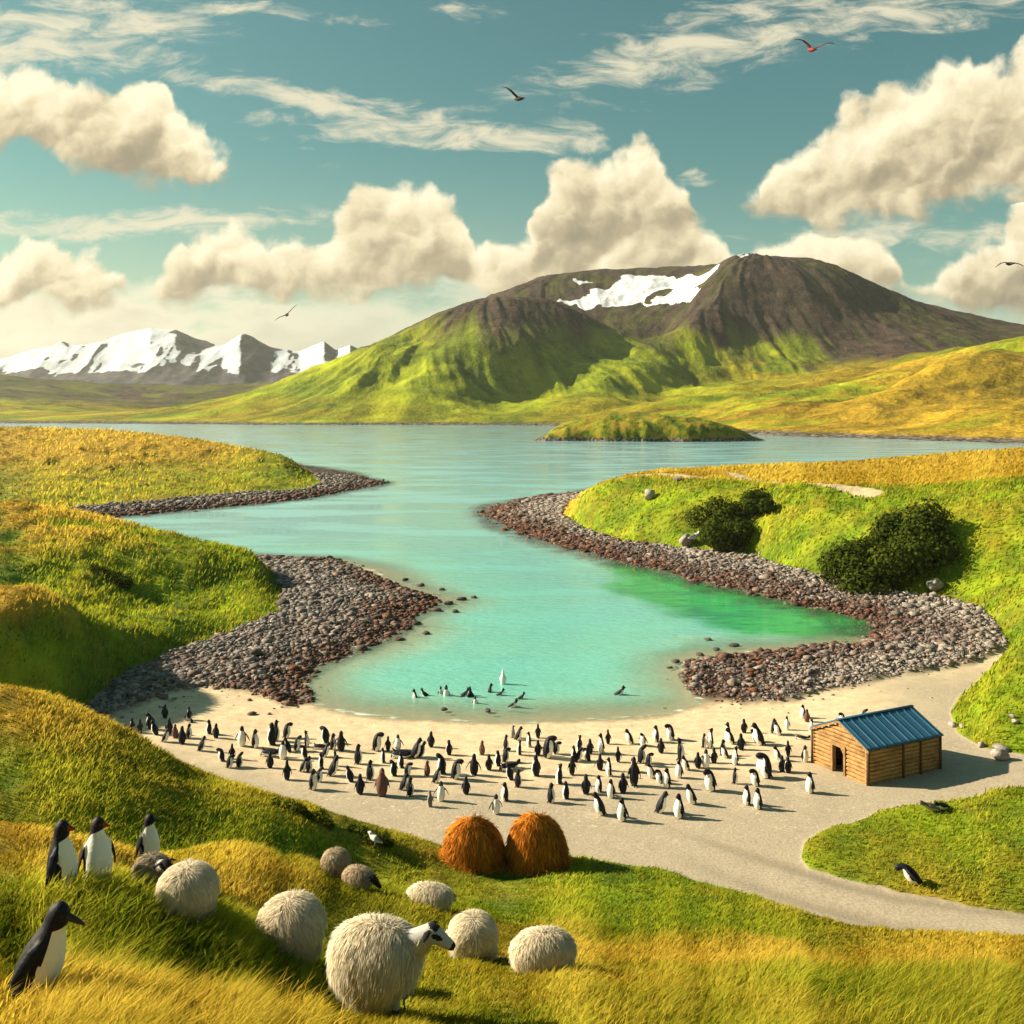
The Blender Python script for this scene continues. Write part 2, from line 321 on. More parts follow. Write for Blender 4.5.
ROCK_F = [P(q[0], q[1], .3) for q in [(405, 484), (380, 472), (290, 452), (100, 470), (0, 500), (0, 530), (120, 524), (300, 506)]]
TRACK1 = [PD(*q)[:2] for q in [(640, 481, 104), (690, 481, 101), (735, 484, 97), (800, 490, 90), (850, 496, 83), (872, 498, 79)]]
TRACK2 = [PD(*q)[:2] for q in [(695, 473, 125), (715, 477, 112), (745, 484, 97)]]
ROAD = [P(q[0], q[1], .65) for q in [(560, 800), (620, 818), (680, 838), (760, 866), (830, 890), (900, 908), (1024, 926), (1200, 945)]]
def IDW(x, y, tab):
    n = np.zeros_like(x); dsum = np.zeros_like(x)
    for cx, cy, v in tab:
        w = 1.0 / (((x - cx) ** 2 + (y - cy) ** 2) / (0.5 + 0.05 * cy) ** 2 + 0.02) ** 1.6; n += w * v; dsum += w
    return n / dsum
GOLD = None

# ---- one polar sheet, fine where the view is
th = np.r_[np.linspace(-1.75, -0.62, 60)[:-1], np.linspace(-0.62, 0.62, 1150), np.linspace(0.62, 1.75, 60)[1:]]
rr = np.r_[np.linspace(0.4, 3.0, 8)[:-1], np.exp(np.linspace(math.log(3.0), math.log(300.0), 820)), [330, 380, 460, 600, 900, 1500, 2300, 3000]]
TT, RR = np.meshgrid(th, rr)
GX = RR * np.sin(TT); GY = RR * np.cos(TT)
fl = GX.ravel(); fy_ = GY.ravel()
GZ = np.empty(fl.size); CV = {k: np.empty(fl.size) for k in ('sw', 'grass', 'gold', 'rock', 'path', 'rut')}
for i in range(0, fl.size, 250000):
    z, c = ground(fl[i:i + 250000], fy_[i:i + 250000]); GZ[i:i + 250000] = z
    for k in CV: CV[k][i:i + 250000] = c[k]
GZ = GZ.reshape(GX.shape); CV = {k: v.reshape(GX.shape) for k, v in CV.items()}
lr = np.log(rr)
def look(x, y, *names):                # values of the sheet at points
    x = np.atleast_1d(np.asarray(x, float)); y = np.atleast_1d(np.asarray(y, float))
    t = np.arctan2(x, y); l = np.log(np.maximum(np.hypot(x, y), 0.41))
    j = np.clip(np.searchsorted(th, t) - 1, 0, len(th) - 2); i = np.clip(np.searchsorted(lr, l) - 1, 0, len(lr) - 2)
    ft = np.clip((t - th[j]) / (th[j + 1] - th[j]), 0, 1); fr = np.clip((l - lr[i]) / (lr[i + 1] - lr[i]), 0, 1)
    out = []
    for n in names:
        A = GZ if n == 'z' else CV[n]
        out.append((A[i, j] * (1 - ft) + A[i, j + 1] * ft) * (1 - fr) + (A[i + 1, j] * (1 - ft) + A[i + 1, j + 1] * ft) * fr)
    return out[0] if len(out) == 1 else out
def hit(px, py, far=False):            # where the line of sight through a picture point meets the ground
    r = np.exp(np.linspace(math.log(5.0), math.log(290.0), 6000)); s = (px - 512) / F
    yy = r / math.sqrt(1 + s * s); xx = yy * s
    sight = H - (py - HOR) / F * yy; zz = np.maximum(look(xx, yy, 'z'), 0.0)
    k = np.nonzero(sight <= zz)[0]; k = k[0] if len(k) else -1
    return Vector((float(xx[k]), float(yy[k]), float(zz[k])))

# cover of the near slope: where the grass is dry, and how long it grows (points on the ground)
def _pt(px, py): p = hit(px, py); return (p.x, p.y)
GOLD = [(*_pt(a, b), c) for a, b, c in [(20, 850, 1), (80, 862, 1), (150, 870, 1), (230, 885, .95), (250, 865, .9), (100, 905, .2), (30, 930, .15), (200, 930, .05), (140, 935, .0), (260, 965, .05), (100, 960, .1), (180, 975, .1), (300, 985, .1), (40, 1005, 1), (120, 1010, 1), (200, 1012, 1), (300, 1018, .7), (285, 885, .8), (330, 905, .35), (330, 940, .2), (400, 875, .2), (400, 920, .25), (480, 890, .1), (600, 880, .0), (540, 870, .0), (700, 920, .0), (640, 900, .0), (540, 905, 0), (620, 925, .1), (760, 925, .1), (560, 935, .35), (460, 1000, .35), (400, 1015, .25), (620, 955, .95), (700, 960, 1), (800, 955, .95), (650, 990, .75), (580, 1000, .5), (750, 1015, .4), (850, 1000, .2), (950, 995, .2), (1010, 958, .8), (1010, 1010, .2), (900, 958, .95), (300, 835, .15), (350, 850, .2), (150, 770, .35), (60, 712, .85), (0, 695, .85), (230, 790, .5), (100, 790, .05), (30, 780, .1), (200, 822, .05), (380, 832, .3), (300, 815, .3)]]
LONG = [(*_pt(a, b), c) for a, b, c in [(20, 1005, .22), (100, 1010, .24), (200, 1012, .24), (300, 1020, .18), (100, 925, .24), (30, 930, .24), (200, 935, .24), (250, 970, .18), (20, 850, .12), (60, 880, .10), (100, 880, .10), (150, 865, .10), (250, 880, .15), (385, 1005, .09), (340, 1005, .10), (420, 1005, .09), (330, 940, .12), (540, 970, .13), (480, 890, .11), (600, 880, .10), (540, 868, .10), (700, 920, .11), (650, 955, .17), (800, 960, .18), (900, 1000, .30), (1010, 1000, .34), (700, 1010, .22), (500, 1015, .16), (100, 790, .15), (60, 710, .14)]]
k_ = (CV['grass'] > 0) & (RR < 36) & (GY < 34)
z_, c_ = ground(GX[k_], GY[k_]); CV['gold'][k_] = c_['gold']

def mesh_np(name, verts, faces, mat=None, attrs=None, smooth=True, parent=None, vec=None):
    """verts (n,3); faces (m,k) array or list of such arrays"""
    me = bpy.data.meshes.new(name); fl_ = faces if isinstance(faces, list) else [faces]
    me.vertices.add(len(verts)); me.vertices.foreach_set('co', np.asarray(verts, np.float32).ravel())
    nl = sum(f.size for f in fl_); nf = sum(len(f) for f in fl_)
    me.loops.add(nl); me.loops.foreach_set('vertex_index', np.concatenate([f.ravel() for f in fl_]).astype(np.int32))
    tot = np.concatenate([np.full(len(f), f.shape[1], np.int32) for f in fl_]); st = np.r_[0, np.cumsum(tot)[:-1]].astype(np.int32)
    me.polygons.add(nf); me.polygons.foreach_set('loop_start', st); me.polygons.foreach_set('loop_total', tot)
    me.polygons.foreach_set('use_smooth', np.full(nf, smooth))
    for k, v in (attrs or {}).items():
        a = me.attributes.new(k, 'FLOAT', 'POINT'); a.data.foreach_set('value', np.asarray(v, np.float32).ravel())
    for k, v in (vec or {}).items(): me.attributes.new(k, 'FLOAT_VECTOR', 'POINT').data.foreach_set('vector', np.asarray(v, np.float32).ravel())
    me.update(calc_edges=True); me.validate()
    if mat: me.materials.append(mat)
    o = bpy.data.objects.new(name, me); COL.objects.link(o)
    if parent: o.parent = parent
    return o
def grid_faces(nr, nc):
    i = np.arange(nr - 1)[:, None] * nc + np.arange(nc - 1)[None]
    return np.stack([i, i + 1, i + nc + 1, i + nc], -1).reshape(-1, 4)
def set_kind(o, kind, label=None):
    o['kind'] = kind
    if label: o['label'] = label
    return o
def tag(o, label, cat, group=None, kind=None):
    o['label'] = label; o['category'] = cat
    if group: o['group'] = group
    if kind: o['kind'] = kind
    return o

def material(name):
    m = bpy.data.materials.new(name); m.use_nodes = True; t = NT(m.node_tree); t.n.clear()
    out = t.add('ShaderNodeOutputMaterial'); return m, t, out
def principled(t, out, col, rough=0.9, bump=None, bstr=0.3, bdist=0.05, spec=0.2, **kw):
    b = t.add('ShaderNodeBsdfPrincipled'); t.put(b.inputs['Base Color'], col); t.put(b.inputs['Roughness'], rough)
    b.inputs['Specular IOR Level'].default_value = spec
    for k, v in kw.items(): t.put(b.inputs[k], v)
    if bump is not None:
        bp = t.add('ShaderNodeBump'); bp.inputs['Strength'].default_value = bstr; bp.inputs['Distance'].default_value = bdist
        t.put(bp.inputs['Height'], bump); t.l.new(bp.outputs[0], b.inputs['Normal'])
    t.l.new(b.outputs[0], out.inputs[0]); return b

GREEN_D, GREEN, GREEN_Y = (0.032, 0.060, 0.005), (0.12, 0.20, 0.008), (0.30, 0.40, 0.012)
GOLD_D, GOLD_C, GOLD_L = (0.21, 0.115, 0.012), (0.46, 0.30, 0.028), (0.60, 0.36, 0.055)

def ground_material():
    m, t, out = material('ground_cover'); p = t.pos()
    n1 = t.noise(p, 0.35, 5, 0.6); n2 = t.noise(p, 2.2, 5, 0.65); n3 = t.noise(p, 14.0, 3, 0.6)
    nn = t.m('ADD', t.m('MULTIPLY', n2, 0.6), t.m('MULTIPLY', n3, 0.4))
    gr = t.mix(t.ss(nn, 0.32, 0.68), GREEN_D, GREEN); gr = t.mix(t.m('MULTIPLY', t.ss(n1, 0.4, 0.7), 0.6), gr, GREEN_Y)
    gd = t.mix(t.ss(nn, 0.3, 0.66), GOLD_D, GOLD_C)
    g = t.mix(t.attr('gold'), gr, gd)
    sn = t.mix(t.ss(n2, 0.3, 0.7), (0.50, 0.395, 0.26), (0.67, 0.54, 0.365)); sn = t.mix(t.ss(n3, 0.55, 0.75), sn, (0.33, 0.26, 0.17))
    sw = t.attr('sw')
    grav = t.mix(t.ss(n3, 0.3, 0.7), (0.24, 0.205, 0.155), (0.40, 0.345, 0.265))
    road = t.ss(t.m('ADD', sw, t.m('MULTIPLY', n1, 3)), 6.5, 11.0)
    sn = t.mix(t.m('MULTIPLY', road, 0.85), sn, grav)
    sn = t.mix(t.m('MULTIPLY', t.attr('rut'), 0.65), sn, (0.20, 0.165, 0.12))
    wet = t.ss(t.m('ADD', sw, t.m('MULTIPLY', n2, 0.5)), 0.85, 0.15)
    sn = t.mix(t.m('MULTIPLY', wet, 0.75), sn, (0.20, 0.155, 0.10))
    dr = t.m('MULTIPLY', t.attr('trod'), t.ss(t.noise(p, 5.5, 2, .7), .63, .70)); sn = t.mix(t.m('MULTIPLY', dr, .4), sn, (0.74, 0.70, 0.60)); tr = t.m('MULTIPLY', t.attr('trod'), t.ss(t.noise(p, 2.6, 6, .75), .50, .68)); sn = t.mix(t.m('MULTIPLY', tr, .42), sn, (0.30, 0.23, 0.15))
    sn = t.mix(t.attr('path'), sn, (0.46, 0.36, 0.22))
    vr = t.voro(p, 3.4, 0, 0.5); rc = t.mix(t.ss(t.m('ADD', sw, t.m('MULTIPLY', n1, 1.5)), 0.8, 3.2), (0.085, 0.04, 0.025), (0.15, 0.135, 0.13))
    rc = t.mix(t.ss(vr.outputs['Distance'], 0.1, 0.6), rc, (0.025, 0.018, 0.016))
    c = t.mix(t.attr('rock'), sn, rc); c = t.mix(t.ss(t.m('ADD', t.attr('grass'), t.m('MULTIPLY', t.m('SUBTRACT', n3, .5), .8)), 0.35, 0.65), c, g)
    principled(t, out, c, t.m('SUBTRACT', 0.92, t.m('MULTIPLY', wet, 0.47)), nn, 0.4, 0.06, 0.15)
    return m
VERT = np.c_[GX.ravel(), GY.ravel(), GZ.ravel()]
terrain = mesh_np('terrain', VERT, grid_faces(*GX.shape), ground_material(), {**{k: CV[k].ravel() for k in CV}, 'trod': (sstep(GY, 26, 30) * (1 - sstep(GY, 36, 41)) * sstep(GX, -13, -9) * (1 - sstep(GX, 9, 13)) * (1 - CV['grass'])).ravel()})
set_kind(terrain, 'structure', 'rolling grass hills, pale sand beach and gravel track around the bay')

# ------------------------------------------------------------------ water
def water_material():
    m, t, out = material('sea_water'); p = t.pos()
    dep = t.attr('depth'); far = t.attr('far'); weed_reflection = t.attr('weed_reflection')
    n1 = t.noise(t.v('MULTIPLY', p, (0.05, 0.16, 1)), 1.0, 4, 0.6)
    n2 = t.noise(t.v('MULTIPLY', p, (0.6, 1.7, 1)), 1.0, 4, 0.6); n3 = t.noise(t.v('MULTIPLY', p, (2.4, 6.0, 1)), 1.0, 3, 0.6)
    dd = t.m('ADD', dep, t.m('MULTIPLY', t.m('SUBTRACT', n1, 0.5), 0.5))
    c = t.mix(t.ss(dd, 0.02, 0.5), (0.36, 0.52, 0.37), (0.16, 0.50, 0.43))
    c = t.mix(t.ss(dd, 0.5, 1.8), c, (0.12, 0.43, 0.45))
    c = t.mix(t.ss(dd, 1.6, 3.6), c, (0.10, 0.30, 0.36))
    c = t.mix(t.m('MULTIPLY', t.attr('mid'), 0.75), c, (0.27, 0.50, 0.53)); c = t.mix(t.m('MULTIPLY', far, 0.85), c, (0.21, 0.35, 0.38))  # paler with distance: bright reflected sky painted into the base colour
    c = t.mix(t.m('MULTIPLY', weed_reflection, 0.88), c, t.mix(t.ss(t.m('ADD', t.m('MULTIPLY', n1, 0.7), t.m('MULTIPLY', n2, 0.3)), 0.43, 0.60), (0.012, 0.40, 0.07), (0.005, 0.13, 0.065)))  # emerald weed, with the bank's dark reflection painted in as blotches
    hgt = t.m('ADD', t.m('MULTIPLY', n2, 0.7), t.m('MULTIPLY', n3, 0.3))
    b = t.add('ShaderNodeBsdfPrincipled'); t.put(b.inputs['Base Color'], c); t.put(b.inputs['Roughness'], t.ss(n1, 0.38, 0.62, 0.03, 0.26))
    b.inputs['IOR'].default_value = 1.33; b.inputs['Specular IOR Level'].default_value = 0.5
    bp = t.add('ShaderNodeBump'); bp.inputs['Strength'].default_value = 0.5; bp.inputs['Distance'].default_value = 0.30; t.put(bp.inputs['Height'], hgt)
    t.l.new(bp.outputs[0], b.inputs['Normal'])
    foam = t.m('MULTIPLY', t.ss(dep, 0.05, 0.012), t.ss(n2, 0.46, 0.62))
    a = t.ss(dep, 0.0, 0.42, 0.25, 0.96)
    t.put(b.inputs['Alpha'], t.m('MAXIMUM', a, foam)); t.put(b.inputs['Base Color'], t.mix(t.m('MULTIPLY', foam, .8), c, (0.7, 0.72, 0.62)))
    t.l.new(b.outputs[0], out.inputs[0]); return m
wt = np.r_[np.linspace(-1.75, -0.6, 30)[:-1], np.linspace(-0.6, 0.6, 420), np.linspace(0.6, 1.75, 30)[1:]]
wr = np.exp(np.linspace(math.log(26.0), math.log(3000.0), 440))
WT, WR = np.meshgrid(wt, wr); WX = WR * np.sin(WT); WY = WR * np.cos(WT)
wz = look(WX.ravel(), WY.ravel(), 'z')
weed_reflection = sstep(sd_poly(WX.ravel() + 2 * fbm(WX.ravel() / 3, WY.ravel() / 3, 3), WY.ravel() + 2 * fbm(WX.ravel() / 3 + 50, WY.ravel() / 3, 3), [P(*q) for q in [(600, 556), (680, 574), (780, 596), (895, 618), (895, 636), (800, 640), (740, 634), (680, 618), (610, 588)]]), -1.2, 1.6)
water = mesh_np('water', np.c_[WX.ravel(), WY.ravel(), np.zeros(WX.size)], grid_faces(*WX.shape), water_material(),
                {'depth': np.clip(-wz, 0, 4), 'far': sstep(WR.ravel(), 170, 420), 'mid': sstep(WR.ravel(), 45, 120), 'weed_reflection': weed_reflection})
set_kind(water, 'structure', 'calm turquoise bay opening to a grey blue sound')
# ------------------------------------------------------------------ far hills and mountains
mt_pts = [PD(*q) for q in [(-300, 420, 800), (0, 410, 760), (100, 412, 720), (0, 376, 1200), (100, 389, 1200), (200, 386, 1300), (330, 377, 1200), (60, 401, 900), (250, 404, 800), (150, 414, 650), (-300, 380, 1200), (280, 412, 640),
    (300, 398, 640), (340, 377, 680), (380, 346, 730), (420, 325, 775), (445, 310, 800), (472, 302, 810), (500, 299, 815), (530, 299, 820), (556, 303, 815), (582, 315, 810), (610, 331, 805), (642, 347, 800), (507, 289, 1100), (400, 372, 690), (350, 400, 620), (450, 345, 740), (430, 390, 640),
    (300, 395, 900), (380, 370, 1000), (450, 330, 1080), (550, 279, 1150), (590, 272, 1150), (640, 274, 1150), (690, 271, 1140), (715, 266, 1080), (735, 262, 1020), (780, 262, 1000), (820, 267, 1000), (860, 279, 1000), (900, 299, 1000), (940, 321, 1000), (970, 331, 990), (1024, 334, 980), (1150, 338, 950),
    (520, 300, 1050), (600, 300, 1060), (650, 292, 1060), (690, 285, 1060), (620, 322, 980), (640, 345, 900), (662, 341, 930), (580, 325, 950),
    (712, 288, 940), (690, 312, 890), (660, 336, 830), (630, 356, 765), (595, 375, 700), (560, 391, 650), (745, 300, 930), (740, 333, 860), (750, 370, 760), (700, 360, 800), (820, 300, 930), (830, 340, 850), (820, 366, 760), (900, 351, 820), (900, 376, 650), (960, 347, 720),
    (540, 318, 790), (580, 337, 775), (555, 350, 745), (605, 356, 750), (500, 360, 715), (480, 335, 745), (450, 392, 650), (540, 390, 680), (610, 366, 775),
    (1024, 341, 600), (960, 363, 560), (900, 376, 530), (850, 386, 500), (1024, 380, 450), (1024, 420, 350), (950, 405, 420), (800, 405, 480), (700, 405, 560), (850, 420, 400), (640, 411, 540), (1200, 330, 600), (1200, 400, 400),
    (600, 300, 1500), (800, 300, 1500), (1000, 350, 1500), (300, 395, 1500), (0, 395, 1600), (-300, 400, 1500), (1300, 360, 1300)]]
sh = [(-300, 700), (-100, 640), (0, 600), (150, 585), (250, 565), (400, 565), (540, 550), (640, 500), (700, 430), (780, 378), (860, 356), (940, 338), (1024, 315), (1200, 275)]
for px, d in sh: mt_pts += [((px - 512) / F * d, d, 0.3), ((px - 512) / F * (d - 70), d - 70, -6)]
T_M = TPS(mt_pts, 0.5)
mth = np.r_[np.linspace(-1.0, -0.52, 60)[:-1], np.linspace(-0.52, 0.52, 1000), np.linspace(0.52, 1.0, 60)[1:]]
mr = np.exp(np.linspace(math.log(215.0), math.log(1650.0), 620))
MT, MR = np.meshgrid(mth, mr); MX = (MR * np.tan(MT) / np.sqrt(1 + np.tan(MT) ** 2)).ravel(); MY = (MR * np.cos(MT)).ravel()
MZ0 = T_M(MX, MY)
# the way down, for gullies that run down the slope
gz = MZ0.reshape(MT.shape)
e = 6.0
gx = (T_M(MX + e, MY) - MZ0) / e; gy = (T_M(MX, MY + e) - MZ0) / e
sl = np.hypot(gx, gy); hgt = np.clip(MZ0 / 60, 0, 1)
ang = np.arctan2(gy, gx)
# spur and gully noise: long waves, then finer ribs stretched along the fall line of the main slopes
big = fbm(MX / 140 + 5, MY / 140, 3); rid = ridged(MX / 60 + 3, MY / 85 + 1, 4); fine = ridged(MX / 17, MY / 34, 4); roll = fbm(MX / 45 + 9, MY / 34, 4)
MZ = MZ0 + sstep(MZ0, 2, 40) * (big * 7 + rid * 3.2 * np.clip(sl * 2.2, 0.15, 1) + fine * 0.5 * np.clip(sl * 2.5, 0.1, 1)) + sstep(MZ0, 1, 8) * roll * (4.5 + 3.5 * sstep(MX, 20, 140)) * (1 - 0.6 * hgt)
MZ = np.where(MZ0 < 2, MZ0 + fbm(MX / 12, MY / 12, 3) * 0.8, MZ)
# streaks and gullies that follow the fall line
def on_grid(A, x, y):
    i = np.clip(np.searchsorted(mr, np.hypot(x, y)), 0, len(mr) - 1); j = np.clip(np.searchsorted(mth, np.arctan2(x, y)), 0, len(mth) - 1); return A[i, j]
G2 = np.gradient(MZ0.reshape(MT.shape)); gxs = gx.reshape(MT.shape); gys = gy.reshape(MT.shape); lx, ly = MX.copy(), MY.copy(); streak = np.zeros(MX.size)
for k_ in range(13):
    streak += fbm(lx / 7.0, ly / 7.0, 2) + .8 * vnoise(lx / 19 + 7, ly / 19)
    a_ = on_grid(gxs, lx, ly); b_ = on_grid(gys, lx, ly); n_ = np.hypot(a_, b_) + .02; lx = lx - a_ / n_ * 5.0; ly = ly - b_ / n_ * 5.0
streak = streak / streak.std()
MZ = MZ + np.clip(streak, -2.2, 2.2) * 0.85 * sstep(MZ0, 4, 30) * np.clip(sl * 3, .25, 1)
def m_hit(px, py, d0=560, d1=1250):
    s = (px - 512) / F; yy = np.linspace(d0, d1, 700); xx = yy * s; k = np.nonzero(T_M(xx, yy) + 0 >= H - (py - HOR) / F * yy)[0]
    k = k[0] if len(k) else -1
    return (xx[k], yy[k])
for A_, w_, ln in ((-17, 34, [(668, 930), (650, 825), (602, 760), (552, 690), (500, 625)]), (12, 32, [(735, 1000), (702, 900), (655, 820), (602, 730), (555, 650)]), (-9, 34, [(765, 900), (725, 810), (685, 740), (640, 660)]),
                   (9, 32, [(496, 735), (456, 690), (420, 630)]), (-8, 24, [(425, 770), (395, 695), (372, 630)]), (6, 24, [(385, 730), (350, 660), (325, 610)]), (-7, 30, [(880, 950), (830, 840), (770, 760)]), (-6, 22, [(940, 560), (860, 500), (780, 440)]), (6, 22, [(1000, 520), (900, 460), (830, 415)])):
    dl = d_line(MX + 14 * fbm(MX / 50, MY / 50, 3), MY, [((a - 512) / F * b, b) for a, b in ln]); MZ = MZ + A_ * np.exp(-(dl / w_) ** 2) * sstep(MZ0, 3, 25)
qx = MX / MY * F + 512                                   # bearing of each point (world, seen from the bay)
snow = np.zeros(MX.size)
for k_, poly in enumerate(([(632, 276), (650, 276), (690, 274), (722, 270), (716, 277), (700, 284), (690, 290), (704, 292), (690, 299), (660, 304), (640, 305), (620, 309), (600, 312), (585, 314), (578, 308), (555, 301), (560, 297), (575, 300), (586, 296), (586, 288), (600, 291), (612, 288), (618, 281)],
             [(733, 266), (747, 264), (752, 266), (742, 271)], [(572, 282), (590, 279), (596, 283), (580, 286)], [(646, 303), (656, 293), (672, 288), (662, 298)])):
    pp = [m_hit(a, b) for a, b in poly]
    s = sd_poly(MX + 9 * fbm(MX / 16, MY / 30, 4), MY + 22 * fbm(MX / 20 + 70, MY / 24, 4), pp); snow = np.maximum(snow, sstep(s, -1, 3)) if k_ < 3 else snow * (1 - sstep(s, -3, 3))
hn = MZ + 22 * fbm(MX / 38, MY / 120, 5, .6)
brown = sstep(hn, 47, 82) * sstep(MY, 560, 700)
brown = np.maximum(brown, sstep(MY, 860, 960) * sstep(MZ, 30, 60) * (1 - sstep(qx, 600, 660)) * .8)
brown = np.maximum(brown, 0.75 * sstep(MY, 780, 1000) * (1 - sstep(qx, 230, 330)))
brown = np.maximum(brown, .85 * sstep(qx + 14 * streak, 770, 850) * sstep(MY, 640, 820) * sstep(MZ + 5 * streak, 24, 46)); brown = np.clip(brown + .16 * streak * sstep(brown, .05, .3), 0, 1)  # rock brown spread over the right flank to paint in its shade
gold = np.clip(sstep(qx, 620, 900) * (1 - sstep(MZ, 34, 62)) + 0.55 * (1 - sstep(MZ, 8, 22)) + 0.35 * fbm(MX / 40, MY / 40, 3), 0, 1)
gold = np.clip(gold - .75 * sstep(fbm(MX / 55 + 3, MY / 22, 4), .12, .42), 0, 1); gold = np.maximum(gold * (1 - 0.6 * sstep(qx, 300, 380) * (1 - sstep(qx, 480, 600))), 0)  # olive patches painted into the gold as shadow streaks
rocky = (1 - sstep(MZ, 0.6, 1.8))
def mountain_material():
    m, t, out = material('mountain_side'); p = t.pos()
    n1 = t.noise(p, 0.02, 6, 0.6); n2 = t.noise(p, 0.09, 6, 0.65); n3 = t.noise(p, 0.5, 4, 0.6)
    nn = t.m('ADD', t.m('MULTIPLY', n2, 0.6), t.m('MULTIPLY', n3, 0.4))
    gr = t.mix(t.ss(nn, 0.34, 0.64), (0.07, 0.11, 0.008), (0.21, 0.27, 0.012)); gr = t.mix(t.ss(n1, 0.42, 0.66), gr, (0.33, 0.37, 0.014))
    gd = t.mix(t.ss(nn, 0.34, 0.66), (0.16, 0.11, 0.012), (0.46, 0.30, 0.024))
    c = t.mix(t.attr('gold'), gr, gd)
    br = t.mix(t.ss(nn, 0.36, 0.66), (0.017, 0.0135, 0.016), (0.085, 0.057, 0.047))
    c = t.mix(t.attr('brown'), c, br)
    c = t.mix(1.0, c, t.mix(t.attr('streak'), (0.50, 0.54, 0.55), (1.25, 1.22, 1.1)), 'MULTIPLY')
    rk = t.mix(t.ss(n3, 0.4, 0.62), (0.03, 0.024, 0.022), (0.20, 0.17, 0.14)); c = t.mix(t.attr('rocky'), c, rk)
    c = t.mix(t.ss(t.m('ADD', t.attr('snow'), t.m('MULTIPLY', t.m('SUBTRACT', nn, 0.5), 0.9)), 0.42, 0.55), c, (0.66, 0.69, 0.74))
    principled(t, out, c, 0.95, nn, 0.8, 3.0, 0.1); return m
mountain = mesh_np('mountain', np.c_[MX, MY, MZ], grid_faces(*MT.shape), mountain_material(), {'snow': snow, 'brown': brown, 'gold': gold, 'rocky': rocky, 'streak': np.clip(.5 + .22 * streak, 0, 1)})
set_kind(mountain, 'structure', 'round brown topped mountain with green flanks and a snow filled hollow')

# snowy range far to the left
sx0 = np.linspace(-1500, 700, 760); sy0 = np.linspace(1680, 2500, 260); SX, SY = np.meshgrid(sx0, sy0); sx = SX.ravel(); sy = SY.ravel()
crest = [(-400, 350), (-200, 358), (0, 356), (30, 349), (60, 343), (108, 337), (128, 331), (150, 321), (176, 323), (200, 333), (222, 338), (240, 329), (270, 342), (300, 346), (324, 337), (336, 346), (350, 337), (376, 346), (404, 354), (450, 385), (700, 395)]
cz = np.interp(sx / sy * F + 512, [c[0] for c in crest], [(HOR - c[1]) / F * 2000 + H for c in crest])
dy = sy - 2000
env = cz * np.where(dy < 0, np.exp(-(np.abs(dy) / 215) ** 1.5), np.exp(-(dy / 300) ** 1.5))
rid = ridged(sx / 190 + 2.2, sy / 300, 3, .5); SZ = env * (0.92 + 0.20 * rid) + sstep(env, 10, 90) * (ridged(sx / 75, sy / 110, 3, .45) * 7) * (1 - np.exp(-(dy / 60) ** 2) * .6) - 6
gzx = np.gradient(SZ.reshape(SX.shape), sx0, axis=1).ravel(); gzy = np.gradient(SZ.reshape(SX.shape), sy0, axis=0).ravel()
sn = sstep(SZ + 22 * fbm(sx / 60, sy / 60, 4), 56, 84) * (1 - 0.95 * sstep(gzx * -1 + 0.35 * np.abs(gzy) * 0 + 0.25 * fbm(sx / 30, sy / 30, 3), 0.09, 0.22))
def range_material():
    m, t, out = material('snowy_range'); p = t.pos(); n2 = t.noise(p, 0.05, 6, 0.65)
    r = t.mix(t.ss(n2, 0.35, 0.65), (0.035, 0.04, 0.055), (0.10, 0.095, 0.10)); z = t.add('ShaderNodeSeparateXYZ'); t.l.new(p, z.inputs[0])
    lo = t.mix(t.ss(n2, 0.4, 0.6), (0.12, 0.085, 0.04), (0.17, 0.13, 0.05)); r = t.mix(t.ss(z.outputs[2], 40, 15), r, lo)
    c = t.mix(t.ss(t.m('ADD', t.attr('snow'), t.m('MULTIPLY', t.m('SUBTRACT', n2, 0.5), 0.9)), 0.40, 0.56), r, (0.60, 0.65, 0.72))
    principled(t, out, c, 0.9, n2, 0.6, 4.0, 0.1); return m
rng_o = mesh_np('snowy_mountains', np.c_[sx, sy, SZ], grid_faces(*SX.shape), range_material(), {'snow': sn})
set_kind(rng_o, 'structure', 'jagged snow covered range far beyond the sound')

# islet
ix0 = np.linspace(2, 92, 260); iy0 = np.linspace(312, 364, 130); IX, IY = np.meshgrid(ix0, iy0); ix = IX.ravel(); iy = IY.ravel()
top = np.interp(ix, [5, 10.6, 14, 20, 29, 41, 52, 62, 70, 80, 86], [.2, 1.6, 4.2, 6.6, 8.0, 8.6, 8.3, 7.2, 5.0, 1.6, -1])
cy = 336 + 2 * np.sin(ix / 14); w_ = np.interp(ix, [5, 12, 30, 60, 84], [4, 8, 13, 12, 4]) + 2.5 * fbm(ix / 8, ix * 0 + 3, 3)
q = np.clip(1 - ((iy - cy) / w_) ** 2, -1, 1); IZ = np.where(q > 0, top * np.sqrt(np.maximum(q, 0)) ** .8, q * 4) + fbm(ix / 6, iy / 6, 4) * 1.1 * sstep(q, 0, .4) - 0.3
def islet_material():
    m, t, out = material('islet_ground'); p = t.pos(); n2 = t.noise(p, 0.25, 6, 0.65); n3 = t.noise(p, 1.2, 4, .6)
    nn = t.m('ADD', t.m('MULTIPLY', n2, .6), t.m('MULTIPLY', n3, .4)); s = t.add('ShaderNodeSeparateXYZ'); t.l.new(p, s.inputs[0])
    g = t.mix(t.ss(nn, .38, .62), (0.05, 0.085, 0.008), (0.20, 0.23, 0.012)); g = t.mix(t.ss(n2, .45, .6), g, (0.26, 0.19, 0.02))
    rk = t.mix(t.ss(n3, .42, .6), (0.02, 0.016, 0.015), (0.22, 0.18, 0.15))
    c = t.mix(t.ss(t.m('ADD', s.outputs[2], n2), 1.9, 1.3), g, rk); principled(t, out, c, .95, nn, .8, 0.8, .1); return m
